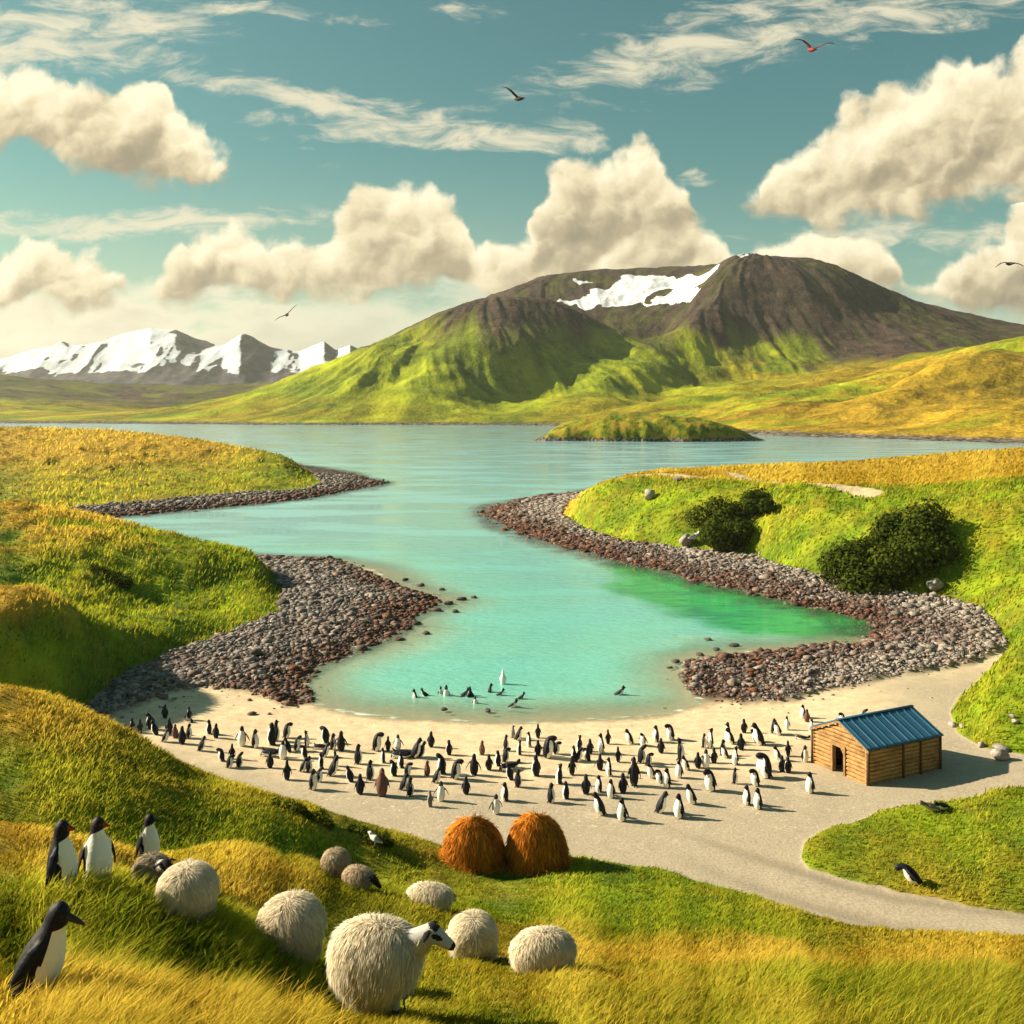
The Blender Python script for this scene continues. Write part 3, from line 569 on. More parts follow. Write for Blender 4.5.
islet = mesh_np('islet', np.c_[ix, iy, IZ], grid_faces(*IX.shape), islet_material()); set_kind(islet, 'structure', 'low green islet with a rocky edge in the sound')
# ------------------------------------------------------------------ grass, stones
def blade_material():
    m, t, out = material('grass_blades')
    g = t.attr('gold'); r = t.attr('rnd'); h = t.attr('tip')
    gr = t.mix(r, (0.07, 0.13, 0.005), (0.35, 0.48, 0.014)); gd = t.mix(r, (0.36, 0.21, 0.014), (0.88, 0.61, 0.08))
    c = t.mix(g, gr, gd); c = t.mix(t.m('MULTIPLY', h, t.m('MULTIPLY', r, 0.45)), c, (0.50, 0.40, 0.06))
    df = t.add('ShaderNodeBsdfDiffuse'); tr = t.add('ShaderNodeBsdfTranslucent'); mx = t.add('ShaderNodeMixShader'); mx.inputs[0].default_value = 0.42
    gn = t.add('ShaderNodeNewGeometry').outputs['Normal']
    sn = t.add('ShaderNodeAttribute', attribute_name='slope').outputs['Vector']
    nrm = t.v('NORMALIZE', t.v('ADD', t.v('MULTIPLY', gn, (0.35, 0.35, 0.35)), t.v('ADD', sn, (-0.10, 0, 0.15))))
    t.put(df.inputs[0], c); t.put(tr.inputs[0], c); t.l.new(nrm, df.inputs['Normal'])
    t.l.new(df.outputs[0], mx.inputs[1]); t.l.new(tr.outputs[0], mx.inputs[2]); t.l.new(mx.outputs[0], out.inputs[0]); return m
BLADE = blade_material()
def blades(name, x, y, hh, ww, gold, rnd, lean=0.45, drop=0.03, label=None):
    n = len(x); z = look(x, y, 'z') - drop
    a = rng.uniform(-1.1, 1.1, n) + np.where(rng.random(n) < .5, 0, math.pi); ux, uy = np.cos(a), np.sin(a)
    lx = hh * (lean + rng.normal(0, .28, n)); ly = hh * (-0.12 + rng.normal(0, .28, n))
    v = np.empty((n, 5, 3)); b = np.stack([x, y, z], -1); side = np.stack([ux * ww / 2, uy * ww / 2, np.zeros(n)], -1)
    mid = b + np.stack([lx * .30, ly * .30, hh * .58], -1); tip = b + np.stack([lx, ly, hh * .98], -1)
    v[:, 0] = b - side; v[:, 1] = b + side; v[:, 2] = mid + side * .75; v[:, 3] = mid - side * .75; v[:, 4] = tip
    i = np.arange(n)[:, None] * 5
    at = {'gold': np.repeat(gold, 5), 'rnd': np.repeat(rnd, 5), 'tip': np.tile([0, 0, .5, .5, 1.0], n)}
    o = mesh_np(name, v.reshape(-1, 3), [i + np.array([0, 1, 2, 3]), i + np.array([3, 2, 4])], BLADE, at)
    e = np.hypot(x, y) * .012 + .12; gx = (look(x + e, y, 'z') - look(x - e, y, 'z')) / (2 * e); gy = (look(x, y + e, 'z') - look(x, y - e, 'z')) / (2 * e)
    s = np.stack([-gx, -gy, np.ones(n)], -1); s /= np.linalg.norm(s, axis=1)[:, None]
    o.data.attributes.new('slope', 'FLOAT_VECTOR', 'POINT').data.foreach_set('vector', np.repeat(s, 5, 0).astype(np.float32).ravel())
    return o
def scatter(n, r0, r1, tmax=0.56, pw=0.0):
    q = rng.random(n); t = rng.uniform(-tmax, tmax, n)
    r = np.exp(math.log(r0) + (math.log(r1) - math.log(r0)) * q) if pw == 0 else (r0 ** pw + (r1 ** pw - r0 ** pw) * q) ** (1 / pw)
    x = r * np.sin(t); y = r * np.cos(t); g = look(x, y, 'grass'); k = (g > 0.5) & (rng.random(n) < g)
    return x[k], y[k], r[k]
for (n, r0, r1, wpx, hmin) in ((190000, 6.0, 15.0, 1.25, 0), (210000, 15.0, 36.0, 1.15, 0), (190000, 34.0, 130.0, 1.1, .2), (60000, 105.0, 235.0, 1.1, .4)):
    x, y, r = scatter(n, r0, r1)
    gold = look(x, y, 'gold'); clump = fbm(x / (r * .05), y / (r * .05), 3); rnd = np.clip(.5 + clump * 1.25 + rng.normal(0, .22, len(x)), 0, 1)
    if hmin == 0: hh = IDW(x, y, LONG)
    elif hmin == .2: hh = .13 + .0019 * r + 0 * x
    else: hh = .4 + 0 * x
    hh = hh * np.clip(1 + clump * .9, .45, 1.7) * rng.uniform(.55, 1.3, len(x)); gold = np.clip(gold + rng.normal(0, .16, len(x)) + clump * .25, 0, 1)
    o = blades('grass', x, y, hh, r / F * wpx * rng.uniform(.7, 1.4, len(x)), gold, rnd)
    tag(o, 'long and short grass blades covering the hills, green and golden', 'grass', kind='stuff')
# tall dry stalks with seed heads at the near left and right corners
def stalks(n, px0, px1, py0, py1, h0, h1, gl):
    px = rng.uniform(px0, px1, n); py = rng.uniform(py0, py1, n); pts = np.array([hit(a, b) for a, b in zip(px[:90], py[:90])])
    i = rng.integers(0, len(pts), n); x = pts[i, 0] + rng.normal(0, .16, n); y = pts[i, 1] + rng.normal(0, .16, n)
    return x, y, rng.uniform(h0, h1, n), np.clip(rng.normal(gl, .15, n), 0, 1)
X, Y, HH, GG = [np.concatenate(q) for q in zip(stalks(3000, -20, 320, 1000, 1060, .18, .36, .95), stalks(1500, 860, 1040, 985, 1040, .25, .5, .35), stalks(900, 560, 860, 1000, 1040, .2, .36, .6), stalks(700, 600, 1000, 945, 975, .14, .28, .95))]
o = blades('tall_grass', X, Y, HH, np.full(len(X), .011) * rng.uniform(.6, 1.4, len(X)), GG, np.clip(rng.normal(.55, .25, len(X)), 0, 1), .55)
tag(o, 'tall dry golden grass stalks leaning right along the nearest slope', 'grass', kind='stuff')

def stone_material():
    m, t, out = material('stone'); p = t.pos(); red = t.attr('red'); r = t.attr('rnd'); n = t.noise(p, 9.0, 5, .6)
    c = t.mix(r, (0.10, 0.088, 0.09), (0.46, 0.40, 0.355)); d = t.mix(r, (0.035, 0.016, 0.011), (0.25, 0.09, 0.04))
    c = t.mix(red, c, d); c = t.mix(t.ss(n, .35, .7), t.mix(0.55, c, (0.02, .016, .016)), c)
    principled(t, out, c, .8, n, .5, .05, .25); return m
STONE = stone_material()
def ico():
    bm = bmesh.new(); bmesh.ops.create_icosphere(bm, subdivisions=1, radius=1.0); v = np.array([q.co[:] for q in bm.verts]); f = np.array([[w.index for w in q.verts] for q in bm.faces]); bm.free(); return v, f
ICO_V, ICO_F = ico()
def cobbles(name, x, y, size, label):
    n = len(x); z, sw = look(x, y, 'z', 'sw'); k = len(ICO_V)
    lump = 1 + 0.36 * rng.normal(0, 1, (n, k, 1)).clip(-1.2, 1.2) * .6
    sc = size[:, None, None] * np.stack([rng.uniform(.7, 1.35, n), rng.uniform(.6, 1.1, n), rng.uniform(.35, .7, n)], -1)[:, None]
    v = ICO_V[None] * lump * sc; a = rng.uniform(0, 6.28, n)[:, None]; c, s = np.cos(a), np.sin(a)
    v = np.stack([v[..., 0] * c - v[..., 1] * s, v[..., 0] * s + v[..., 1] * c, v[..., 2]], -1) + np.stack([x, y, z + size * .12], -1)[:, None]
    f = (ICO_F[None] + (np.arange(n) * k)[:, None, None]).reshape(-1, 3)
    red = np.clip(sstep(-sw + rng.normal(0, 1.1, n) + 2.6 * fbm(x / 4, y / 4, 3), -4.2, -.2) + rng.normal(0, .25, n), 0, 1)
    o = mesh_np(name, v.reshape(-1, 3), f, STONE, {'red': np.repeat(red, k), 'rnd': np.repeat(np.clip(rng.normal(.46, .26, n) + .28 * sstep(sw, 2.5, 6) * (x > -2), 0, 1), k)}, smooth=True)
    return tag(o, label, 'stones', kind='stuff')
def stone_points(n, box, r0):
    x = rng.uniform(box[0], box[1], n); y = rng.uniform(box[2], box[3], n); k, sw = look(x, y, 'rock', 'sw'); k2 = look(x + rng.normal(0, .9, n), y + rng.normal(0, 1.4, n), 'rock'); m = ((k > rng.uniform(.25, .75, n)) & ((sw > -.7) | (rng.random(n) < .10))) | ((k2 > .5) & (rng.random(n) < .05) & (sw > -1.5)); return x[m], y[m]
x, y = stone_points(130000, (-24, -3, 36, 86), 0); cobbles('cobble_stones', x, y, np.clip(rng.lognormal(-2.95, .55, len(x)), .03, .30) * (.7 + y / 110), 'grey and red brown stones piled along the left shore')
x, y = stone_points(230000, (-6, 34, 38, 140), 0); cobbles('cobble_stones', x, y, np.clip(rng.lognormal(-2.82, .55, len(x)), .035, .34) * (.6 + y / 110), 'grey and rust brown stones edging the right shore')
x, y = stone_points(22000, (-75, -15, 104, 172), 0); cobbles('cobble_stones', x, y, np.clip(rng.lognormal(-1.5, .35, len(x)), .1, .55), 'dark stones edging the far left spit')
def boulder(name, px, py, size, label, flat=.65, red=.2, rnd=.5, group=None, seed=0, sink=.2):
    p = hit(px, py); g = np.random.default_rng(seed + int(px) * 7)
    bm = bmesh.new(); bmesh.ops.create_icosphere(bm, subdivisions=3, radius=1.0); co = np.array([v.co[:] for v in bm.verts]); f = np.array([[w.index for w in q.verts] for q in bm.faces]); bm.free()
    off = g.uniform(-50, 50, 3); d = 1 + .38 * fbm(co[:, 0] * 1.1 + off[0] + co[:, 2], co[:, 1] * 1.1 + off[1] - co[:, 2] * .7, 3)
    for _ in range(6):
        nrm = g.normal(0, 1, 3); nrm /= np.linalg.norm(nrm); h = g.uniform(.62, .9); dd = (co * d[:, None]) @ nrm; co = co - np.maximum(dd - h, 0)[:, None] / d[:, None] * nrm * .85
    co = co * d[:, None] * np.array([1.15, .9, flat]) * size; a = g.uniform(0, 6.28); c, s = math.cos(a), math.sin(a)
    co = np.stack([co[:, 0] * c - co[:, 1] * s, co[:, 0] * s + co[:, 1] * c, co[:, 2] + size * flat * (1 - 2 * sink)], -1)
    o = mesh_np(name, co, f, STONE, {'red': np.full(len(co), red), 'rnd': np.full(len(co), rnd)}); o.location = p
    return tag(o, label, 'rock', group)
for i, (px, py, s) in enumerate([(449, 604, .35), (462, 600, .30), (437, 611, .32), (416, 624, .3), (474, 598, .22), (455, 612, .25), (426, 634, .22), (400, 640, .26), (386, 586, .3), (405, 580, .26), (420, 586, .3), (442, 590, .25)]):
    boulder('shore_boulder', px, py, s, 'dark wet boulder awash off the tip of the left rocky point', .5, .6, .15, 'boulders awash off the left point', i, .35)
for i, (px, py, s) in enumerate([(676, 662, .2), (682, 676, .22), (700, 655, .2), (716, 650, .2), (734, 646, .24), (670, 668, .14), (708, 640, .2), (690, 690, .16)]):
    boulder('shore_boulder', px, py, s, 'dark wet boulder awash beside the right stone spit near the beach', .5, .5, .2, 'boulders awash beside the right spit', i, .35)
boulder('boulder', 650, 499, .62, 'pale lilac grey boulder high on the right headland bank below the path', .95, 0, 1.0, seed=3)
boulder('boulder', 686, 545, .62, 'tan upright boulder at the foot of the right bank beside the white gull', 1.0, .1, .95, seed=5)
boulder('boulder', 935, 590, .5, 'grey outcrop boulder where the cobbles meet the right bank', .9, 0, .8, seed=9)
boulder('boulder', 953, 727, .17, 'small white stone at the grass edge behind the hut', .75, 0, 1.0, seed=2)
boulder('boulder', 962, 728, .12, 'tan pebble half in grass right of the small white stone', .75, .15, .9, seed=4)
boulder('boulder', 981, 747, .15, 'rough grey stone at the grass edge left of the round pale boulder', .75, 0, .7, seed=6)
boulder('boulder', 1000, 759, .25, 'round pale boulder on the sand at the grass edge right of the hut', .95, 0, 1.0, seed=8)
boulder('boulder', 1002, 749, .26, 'flat grey slab lying just above the round pale boulder', .3, 0, .7, seed=12)
boulder('boulder', 1012, 718, .11, 'cream stone on the right grass slope, upper one of a pair', .8, 0.05, 1.0, seed=14)
boulder('boulder', 1015, 723, .12, 'cream stone on the right grass slope, lower one of a pair', .8, 0.05, 1.0, seed=15)
boulder('boulder', 678, 481, .5, 'low grey stone on the near edge of the headland path', .5, 0, .3, seed=16)

def leaf_material():
    m, t, out = material('shrub_leaves'); r = t.attr('rnd'); c = t.mix(r, (0.012, 0.026, 0.006), (0.075, 0.095, 0.012))
    df = t.add('ShaderNodeBsdfDiffuse'); tr = t.add('ShaderNodeBsdfTranslucent'); mx = t.add('ShaderNodeMixShader'); mx.inputs[0].default_value = 0.25
    t.put(df.inputs[0], c); t.put(tr.inputs[0], c); t.l.new(df.outputs[0], mx.inputs[1]); t.l.new(tr.outputs[0], mx.inputs[2]); t.l.new(mx.outputs[0], out.inputs[0]); return m
LEAF = leaf_material()
def bark_material():
    m, t, out = material('bark'); n = t.noise(t.pos(), 12, 4, .6); principled(t, out, t.mix(n, (0.04, .028, .018), (.13, .09, .06)), .9, n, .4, .02); return m
BARK = bark_material()
def bush(px, py, w, h, dp, label, lumps=20, nleaf=14000, leaf=.26, bright=0.0, seed=0):
    g = np.random.default_rng(seed); base = hit(px, py)
    root = bpy.data.objects.new('shrub', None); COL.objects.link(root); root.location = base; tag(root, label, 'shrub')
    c = np.c_[g.uniform(-1, 1, lumps) * w * .40, g.uniform(-1, 1, lumps) * dp * .40, g.uniform(.05, .50, lumps) * h]; cr = g.uniform(.16, .30, lumps) * min(w, h * 1.6)
    gz = look(c[:, 0] + base.x, c[:, 1] + base.y, 'z') - base.z; c[:, 2] = gz * .85 + c[:, 2] * (1 - .35 * (np.abs(c[:, 0]) / w * 2) ** 2)
    i = g.integers(0, lumps, nleaf); d = g.normal(0, 1, (nleaf, 3)); d /= np.linalg.norm(d, axis=1)[:, None]; rad = cr[i] * g.uniform(.62, 1.12, nleaf)
    p = c[i] + d * rad[:, None] * np.array([1, 1, .85]); gzz = look(p[:, 0] + base.x, p[:, 1] + base.y, 'z') - base.z; k = p[:, 2] > gzz; p = p[k]; d = d[k]; i = i[k]; n = len(p)
    a = np.cross(d, g.normal(0, 1, (n, 3))); a /= np.linalg.norm(a, axis=1)[:, None] + 1e-9; b = np.cross(d, a) + d * g.normal(0, .5, (n, 1)); s = leaf * g.uniform(.5, 1.2, (n, 1))
    v = np.stack([p - a * s * .5, p + b * s * .35, p + a * s * .5, p - b * s * .35], 1).reshape(-1, 3)
    fo = mesh_np('foliage', v, np.arange(n * 4).reshape(-1, 4), LEAF, {'rnd': np.repeat(np.clip(.42 + bright + (i % 5) * .08 + g.normal(0, .2, n), 0, 1), 4)}, smooth=False, parent=root)
    V, Fc = [], []
    for j in range(min(lumps, 9)):
        p0 = np.array([c[j, 0] * .25, c[j, 1] * .25, look(c[j, 0] * .25 + base.x, c[j, 1] * .25 + base.y, 'z')[0] - base.z - .1]); p1 = c[j]
        for q in range(4):
            tt = q / 3; cc = p0 + (p1 - p0) * tt; rr_ = .09 * (1 - .7 * tt)
            for w_ in range(5): V.append(cc + rr_ * np.array([math.cos(w_ * 1.2566), math.sin(w_ * 1.2566), 0]))
        o_ = j * 20
        for q in range(3):
            for w_ in range(5): Fc.append([o_ + q * 5 + w_, o_ + q * 5 + (w_ + 1) % 5, o_ + (q + 1) * 5 + (w_ + 1) % 5, o_ + (q + 1) * 5 + w_])
    mesh_np('stem', np.array(V), np.array(Fc), BARK, parent=root)
    return root
bush(735, 529, 6.6, 2.6, 5.0, 'dark green shrub below the path, the left one on the right headland bank', seed=1)
bush(890, 562, 8.6, 3.5, 5.6, 'largest dark green shrub, spread down the right headland bank', 34, 24000, .27, .04, seed=2)
bush(110, 583, 2.6, 0.9, 1.8, 'low bright green shrub on the shaded flank of the left hill', 9, 2600, .12, .35, seed=4)
for i, (px, py, w, lab) in enumerate([(330, 826, 1.3, 'low leafy shrub at the beach edge, below the left haystack and to its left'), (290, 812, 1.2, 'leafy tuft where the left slope meets the sand'), (375, 838, .9, 'leafy clump at the sand edge just left of the haystacks')]):
    bush(px, py, w, .38, .7, lab, 8, 1500, .06, .3, seed=20 + i)
# ------------------------------------------------------------------ modelling helpers
def tube(pts, rad, n=16, up=(0, 0, 1), cap=True):
    """loft of elliptical rings along a path; rad = list of (a, b): a across, b along 'up'"""
    pts = [Vector(p) for p in pts]; V, Fc = [], []; up = Vector(up)
    for i, p in enumerate(pts):
        tn = (pts[min(i + 1, len(pts) - 1)] - pts[max(i - 1, 0)]).normalized()
        s = tn.cross(up); s = s.normalized() if s.length > 1e-5 else tn.orthogonal().normalized(); u_ = s.cross(tn).normalized()
        a, b = rad[i] if isinstance(rad[i], (tuple, list)) else (rad[i], rad[i])
        for k in range(n):
            q = 2 * math.pi * k / n; V.append(p + s * (a * math.cos(q)) + u_ * (b * math.sin(q)))
    for i in range(len(pts) - 1):
        for k in range(n): Fc.append((i * n + k, i * n + (k + 1) % n, (i + 1) * n + (k + 1) % n, (i + 1) * n + k))
    if cap:
        Fc.append(tuple(range(n))[::-1]); Fc.append(tuple((len(pts) - 1) * n + k for k in range(n)))
    return V, Fc
def join(parts):
    V, Fc = [], []
    for v, f in parts:
        o = len(V); V += list(v); Fc += [tuple(i + o for i in q) for q in f]
    return V, Fc
def plain(name, vf, mat, parent=None, smooth=True):
    me = bpy.data.meshes.new(name); me.from_pydata([tuple(v) for v in vf[0]], [], vf[1]); me.update()
    bm = bmesh.new(); bm.from_mesh(me); bmesh.ops.recalc_face_normals(bm, faces=bm.faces); bm.to_mesh(me); bm.free()
    me.polygons.foreach_set('use_smooth', [smooth] * len(me.polygons)); me.materials.append(mat)
    o = bpy.data.objects.new(name, me); COL.objects.link(o)
    if parent: o.parent = parent
    return o
def fuse(vf, voxel, smooth_it=6):
    """union of closed lofts into one continuous skin; returns arrays"""
    me = bpy.data.meshes.new('tmp'); me.from_pydata([tuple(v) for v in vf[0]], [], vf[1]); me.update()
    bm = bmesh.new(); bm.from_mesh(me); bmesh.ops.recalc_face_normals(bm, faces=bm.faces); bm.to_mesh(me); bm.free()
    o = bpy.data.objects.new('tmp', me); COL.objects.link(o)
    r = o.modifiers.new('r', 'REMESH'); r.mode = 'VOXEL'; r.voxel_size = voxel
    if smooth_it:
        s = o.modifiers.new('s', 'SMOOTH'); s.factor = .5; s.iterations = smooth_it
    ev = o.evaluated_get(bpy.context.evaluated_depsgraph_get()); m2 = ev.to_mesh()
    n = len(m2.vertices); co = np.empty(n * 3, np.float32); m2.vertices.foreach_get('co', co); co = co.reshape(-1, 3).astype(float)
    nor = np.empty(n * 3, np.float32); m2.vertices.foreach_get('normal', nor)
    fc = [tuple(p.vertices) for p in m2.polygons]; ev.to_mesh_clear(); bpy.data.objects.remove(o); bpy.data.meshes.remove(me)
    q = np.array([f for f in fc if len(f) == 4]); tr = np.array([f for f in fc if len(f) == 3]); fl2 = [a for a in (q, tr) if len(a)]
    return co, fl2, nor.reshape(-1, 3).astype(float)
def empty(name, loc, rz=0.0):
    o = bpy.data.objects.new(name, None); COL.objects.link(o); o.location = loc; o.rotation_euler = (0, 0, rz); o.empty_display_size = .1; return o
def copy_tree(o, parent=None):
    c = o.copy(); COL.objects.link(c)
    if parent: c.parent = parent
    for ch in list(o.children): copy_tree(ch, c)
    return c

# ------------------------------------------------------------------ log hut
def wood(name, c0, c1, sc=(1, 1, 1)):
    m, t, out = material(name); p = t.add('ShaderNodeTexCoord').outputs['Object']
    n = t.noise(t.v('MULTIPLY', p, sc), 6.0, 5, .65); k = t.noise(p, 2.2, 3, .6)
    c = t.mix(t.ss(n, .3, .7), c0, c1); c = t.mix(t.m('MULTIPLY', t.ss(k, .45, .7), .55), c, (0.12, 0.065, 0.028))
    principled(t, out, c, .85, n, .6, .02, .15); return m
LOG = wood('log_wood', (0.26, 0.135, 0.048), (0.48, 0.295, 0.125), (1, 1, 9)); TRIM = wood('plank_wood', (0.20, 0.11, 0.045), (0.42, 0.26, 0.12), (6, 6, 1)); DARKW = wood('dark_post_wood', (0.06, 0.035, 0.018), (0.14, 0.08, 0.04), (6, 6, 1))
def roof_material():
    m, t, out = material('blue_metal_roof'); p = t.add('ShaderNodeTexCoord').outputs['Object']; n = t.noise(p, 3.0, 5, .65); k = t.noise(t.v('MULTIPLY', p, (9, 1, 9)), 2.0, 4, .6)
    c = t.mix(n, (0.013, 0.068, 0.14), (0.045, 0.16, 0.27)); c = t.mix(t.m('MULTIPLY', t.ss(k, .56, .72), .7), c, (0.03, 0.04, 0.05))
    principled(t, out, c, .5, n, .15, .02, .4, Metallic=0.15); return m
ROOF = roof_material()
A_, B_, C_ = hit(815, 763), hit(868, 785), hit(941, 772)
ux = (B_ - A_); ux.z = 0; gw = ux.length; ux.normalize(); uy = Vector((-ux.y, ux.x, 0)); hl = 3.1
base_z = min(A_.z, B_.z, C_.z) - 0.03
hut = empty('log_hut', (A_.x, A_.y, base_z), math.atan2(ux.y, ux.x)); tag(hut, 'small log hut with a blue corrugated metal roof standing on the sand', 'hut')
if (C_ - B_).dot(uy) < 0: uy = -uy
EAVE, RIDGE = 1.17, 1.72
def log(p0, p1, r, seed):
    g = random.Random(seed); n = 7; pts = [Vector(p0).lerp(Vector(p1), i / (n - 1)) for i in range(n)]
    pts = [q + Vector((0, 0, g.uniform(-.007, .007))) for q in pts]; return tube(pts, [r * g.uniform(.93, 1.06) for _ in range(n)], 9)
nl, r_ = 9, EAVE / 18 * 1.06
d0, d1, dh = gw * .37, gw * .60, .93          # doorway along the gable wall
gl = []
for i in range(nl):
    z = EAVE / nl * (i + .5)
    if z < dh: gl += [log((-.05, 0, z), (d0, 0, z), r_, i), log((d1, 0, z), (gw + .05, 0, z), r_, 50 + i)]
    else: gl.append(log((-.05, 0, z), (gw + .05, 0, z), r_, i))
plain('gable_wall', join(gl), LOG, hut)
gb = []
for i in range(5):
    z = EAVE + r_ * 2 * (i + .42); k = (z - EAVE) / (RIDGE - EAVE)
    if k < .92: gb.append(log((gw * .5 * k + .02, 0.0, z), (gw - gw * .5 * k - .02, 0.0, z), r_, 90 + i))
plain('gable', join(gb), LOG, hut)
plain('side_wall', join([log((gw, -.07, EAVE / nl * (i + .5) - .02 + .0), (gw, hl + .07, EAVE / nl * (i + .5) - .02), r_ * .98, 120 + i) for i in range(nl)]), LOG, hut)
plain('side_wall', join([log((0, -.07, EAVE / nl * (i + .5) - .02), (0, hl + .07, EAVE / nl * (i + .5) - .02), r_ * .98, 140 + i) for i in range(nl)]), LOG, hut)
bk = [log((-.05, hl, EAVE / nl * (i + .5)), (gw + .05, hl, EAVE / nl * (i + .5)), r_, 160 + i) for i in range(nl)]
for i in range(5):
    z = EAVE + r_ * 2 * (i + .42); k = (z - EAVE) / (RIDGE - EAVE)
    if k < .92: bk.append(log((gw * .5 * k, hl, z), (gw - gw * .5 * k, hl, z), r_, 190 + i))
plain('back_wall', join(bk), LOG, hut)
def box(x0, x1, y0, y1, z0, z1):
    V = [(x, y, z) for z in (z0, z1) for y in (y0, y1) for x in (x0, x1)]
    return V, [(0, 1, 3, 2), (4, 6, 7, 5), (0, 4, 5, 1), (2, 3, 7, 6), (0, 2, 6, 4), (1, 5, 7, 3)]
plain('door_frame', join([box(d0 - .05, d0 + .03, -.095, .06, 0, dh), box(d1 - .03, d1 + .05, -.095, .06, 0, dh), box(d0 - .05, d1 + .05, -.097, .062, dh, dh + .08),
     ([(d1 - .03, -.09, dh - .2), (d1 - .03, -.09, dh), (d1 - .17, -.09, dh), (d1 - .03, .055, dh - .2), (d1 - .03, .055, dh), (d1 - .17, .055, dh)], [(0, 1, 2), (3, 5, 4), (0, 3, 4, 1), (1, 4, 5, 2), (2, 5, 3, 0)])]), TRIM, hut, False)
for (x, y) in ((-.0, -.0), (gw, -.0), (gw, hl), (0, hl)):
    sx = -1 if x == 0 else 1; sy = -1 if y <= 0 else 1
    plain('corner_post', tube([(x + sx * .055, y + sy * .055, 0), (x + sx * .055, y + sy * .055, EAVE)], [.055, .05], 8), DARKW, hut)
for q in (.47, .72): plain('wall_post', tube([(gw + .085, hl * q, 0), (gw + .085, hl * q, EAVE - .03)], [.038, .034], 8), DARKW, hut)
plain('hut_floor', box(.06, gw - .06, .06, hl - .06, 0.0, .03), DARKW, hut, False)
ov, sl_ = .14, (RIDGE - EAVE) / (gw / 2)
def corr(side):
    nx, ny = 14, 240; V = []; Fc = []
    for lay in (0, -.02):
        for j in range(ny):
            y = -ov + (hl + 2 * ov) * j / (ny - 1); w = .030 * max(0.0, math.cos(y * math.pi / .17)) ** 6 + .004 * math.sin(y * 60)
            for i in range(nx):
                k = i / (nx - 1); x = gw / 2 + side * k * (gw / 2 + ov); z = RIDGE + .115 - sl_ * k * (gw / 2 + ov); V.append((x, y, z + w + lay))
    for l in (0, 1):
        for j in range(ny - 1):
            for i in range(nx - 1): a = l * nx * ny + j * nx + i; Fc.append((a, a + 1, a + nx + 1, a + nx))
    e = nx * ny
    for j in range(ny - 1):
        for i in (0, nx - 1): a = j * nx + i; Fc.append((a, a + nx, a + nx + e, a + e))
    for i in range(nx - 1):
        for j in (0, ny - 1): a = j * nx + i; Fc.append((a, a + 1, a + 1 + e, a + e))
    return V, Fc
roof = plain('roof', join([corr(1), corr(-1)]), ROOF, hut)
plain('ridge_cap', tube([(gw / 2, -ov - .01, RIDGE + .118), (gw / 2, hl + ov + .01, RIDGE + .118)], [(.07, .03)] * 2, 10), ROOF, roof)
def barge(side):
    a = (gw / 2, RIDGE + .085); b = (gw / 2 + side * (gw / 2 + ov), RIDGE + .085 - sl_ * (gw / 2 + ov)); V = []
    for y in (-ov + .01, -ov + .045):
        for (x, z) in (a, b): V += [(x, y, z), (x, y, z - .085)]
    return V, [(0, 2, 3, 1), (4, 5, 7, 6), (0, 4, 6, 2), (1, 3, 7, 5), (0, 1, 5, 4), (2, 6, 7, 3)]
for s in (1, -1): plain('barge_board', barge(s), TRIM, hut, False)

# ------------------------------------------------------------------ strands for fleece and straw
def strand_material(name, dark, light, tr=.25):
    m, t, out = material(name); r = t.attr('rnd'); c = t.mix(r, dark, light)
    df = t.add('ShaderNodeBsdfDiffuse'); ts = t.add('ShaderNodeBsdfTranslucent'); mx = t.add('ShaderNodeMixShader'); mx.inputs[0].default_value = tr
    vn = t.add('ShaderNodeAttribute', attribute_name='lay').outputs['Vector']; vt = t.add('ShaderNodeVectorTransform', vector_type='NORMAL', convert_from='OBJECT', convert_to='WORLD'); t.l.new(vn, vt.inputs[0])
    gn = t.add('ShaderNodeNewGeometry').outputs['Normal']; t.l.new(t.v('NORMALIZE', t.v('ADD', vt.outputs[0], t.v('MULTIPLY', gn, (.35, .35, .35)))), df.inputs['Normal'])
    t.put(df.inputs[0], c); t.put(ts.inputs[0], c); t.l.new(df.outputs[0], mx.inputs[1]); t.l.new(ts.outputs[0], mx.inputs[2]); t.l.new(mx.outputs[0], out.inputs[0]); return m
WOOL = strand_material('wool', (0.84, 0.70, 0.50), (0.98, 0.92, 0.76), .40); WOOL_BROWN = strand_material('brown_wool', (0.36, 0.26, 0.17), (0.78, 0.66, 0.48), .35); WOOL_GREY = strand_material('grey_wool', (0.12, 0.10, 0.085), (0.60, 0.50, 0.37))
STRAW = strand_material('straw', (0.24, 0.066, 0.010), (0.92, 0.37, 0.05), .2)
def strands(p, d, length, width, g, droop=.5):
    """two-segment ribbons from points p along d, bending downwards"""
    n = len(p); s = np.cross(d, g.normal(0, 1, (n, 3))); s /= np.linalg.norm(s, axis=1)[:, None] + 1e-9; w = (width * g.uniform(.6, 1.3, n))[:, None]; L = (length * g.uniform(.6, 1.25, n))[:, None]
    m = p + d * L * .55; e = m + (d + np.array([0, 0, -droop])) / np.linalg.norm(d + np.array([0, 0, -droop]), axis=1)[:, None] * L * .55
    v = np.stack([p - s * w / 2, p + s * w / 2, m + s * w * .42, m - s * w * .42, e], 1).reshape(-1, 3); i = np.arange(n)[:, None] * 5
    return v, [i + np.array([0, 1, 2, 3]), i + np.array([3, 2, 4])]
def ball_points(n, g, ex=2.4):
    d = g.normal(0, 1, (n, 3)); d /= np.linalg.norm(d, axis=1)[:, None]
    q = (np.abs(d) ** ex).sum(1) ** (-1 / ex); return d * q[:, None], d
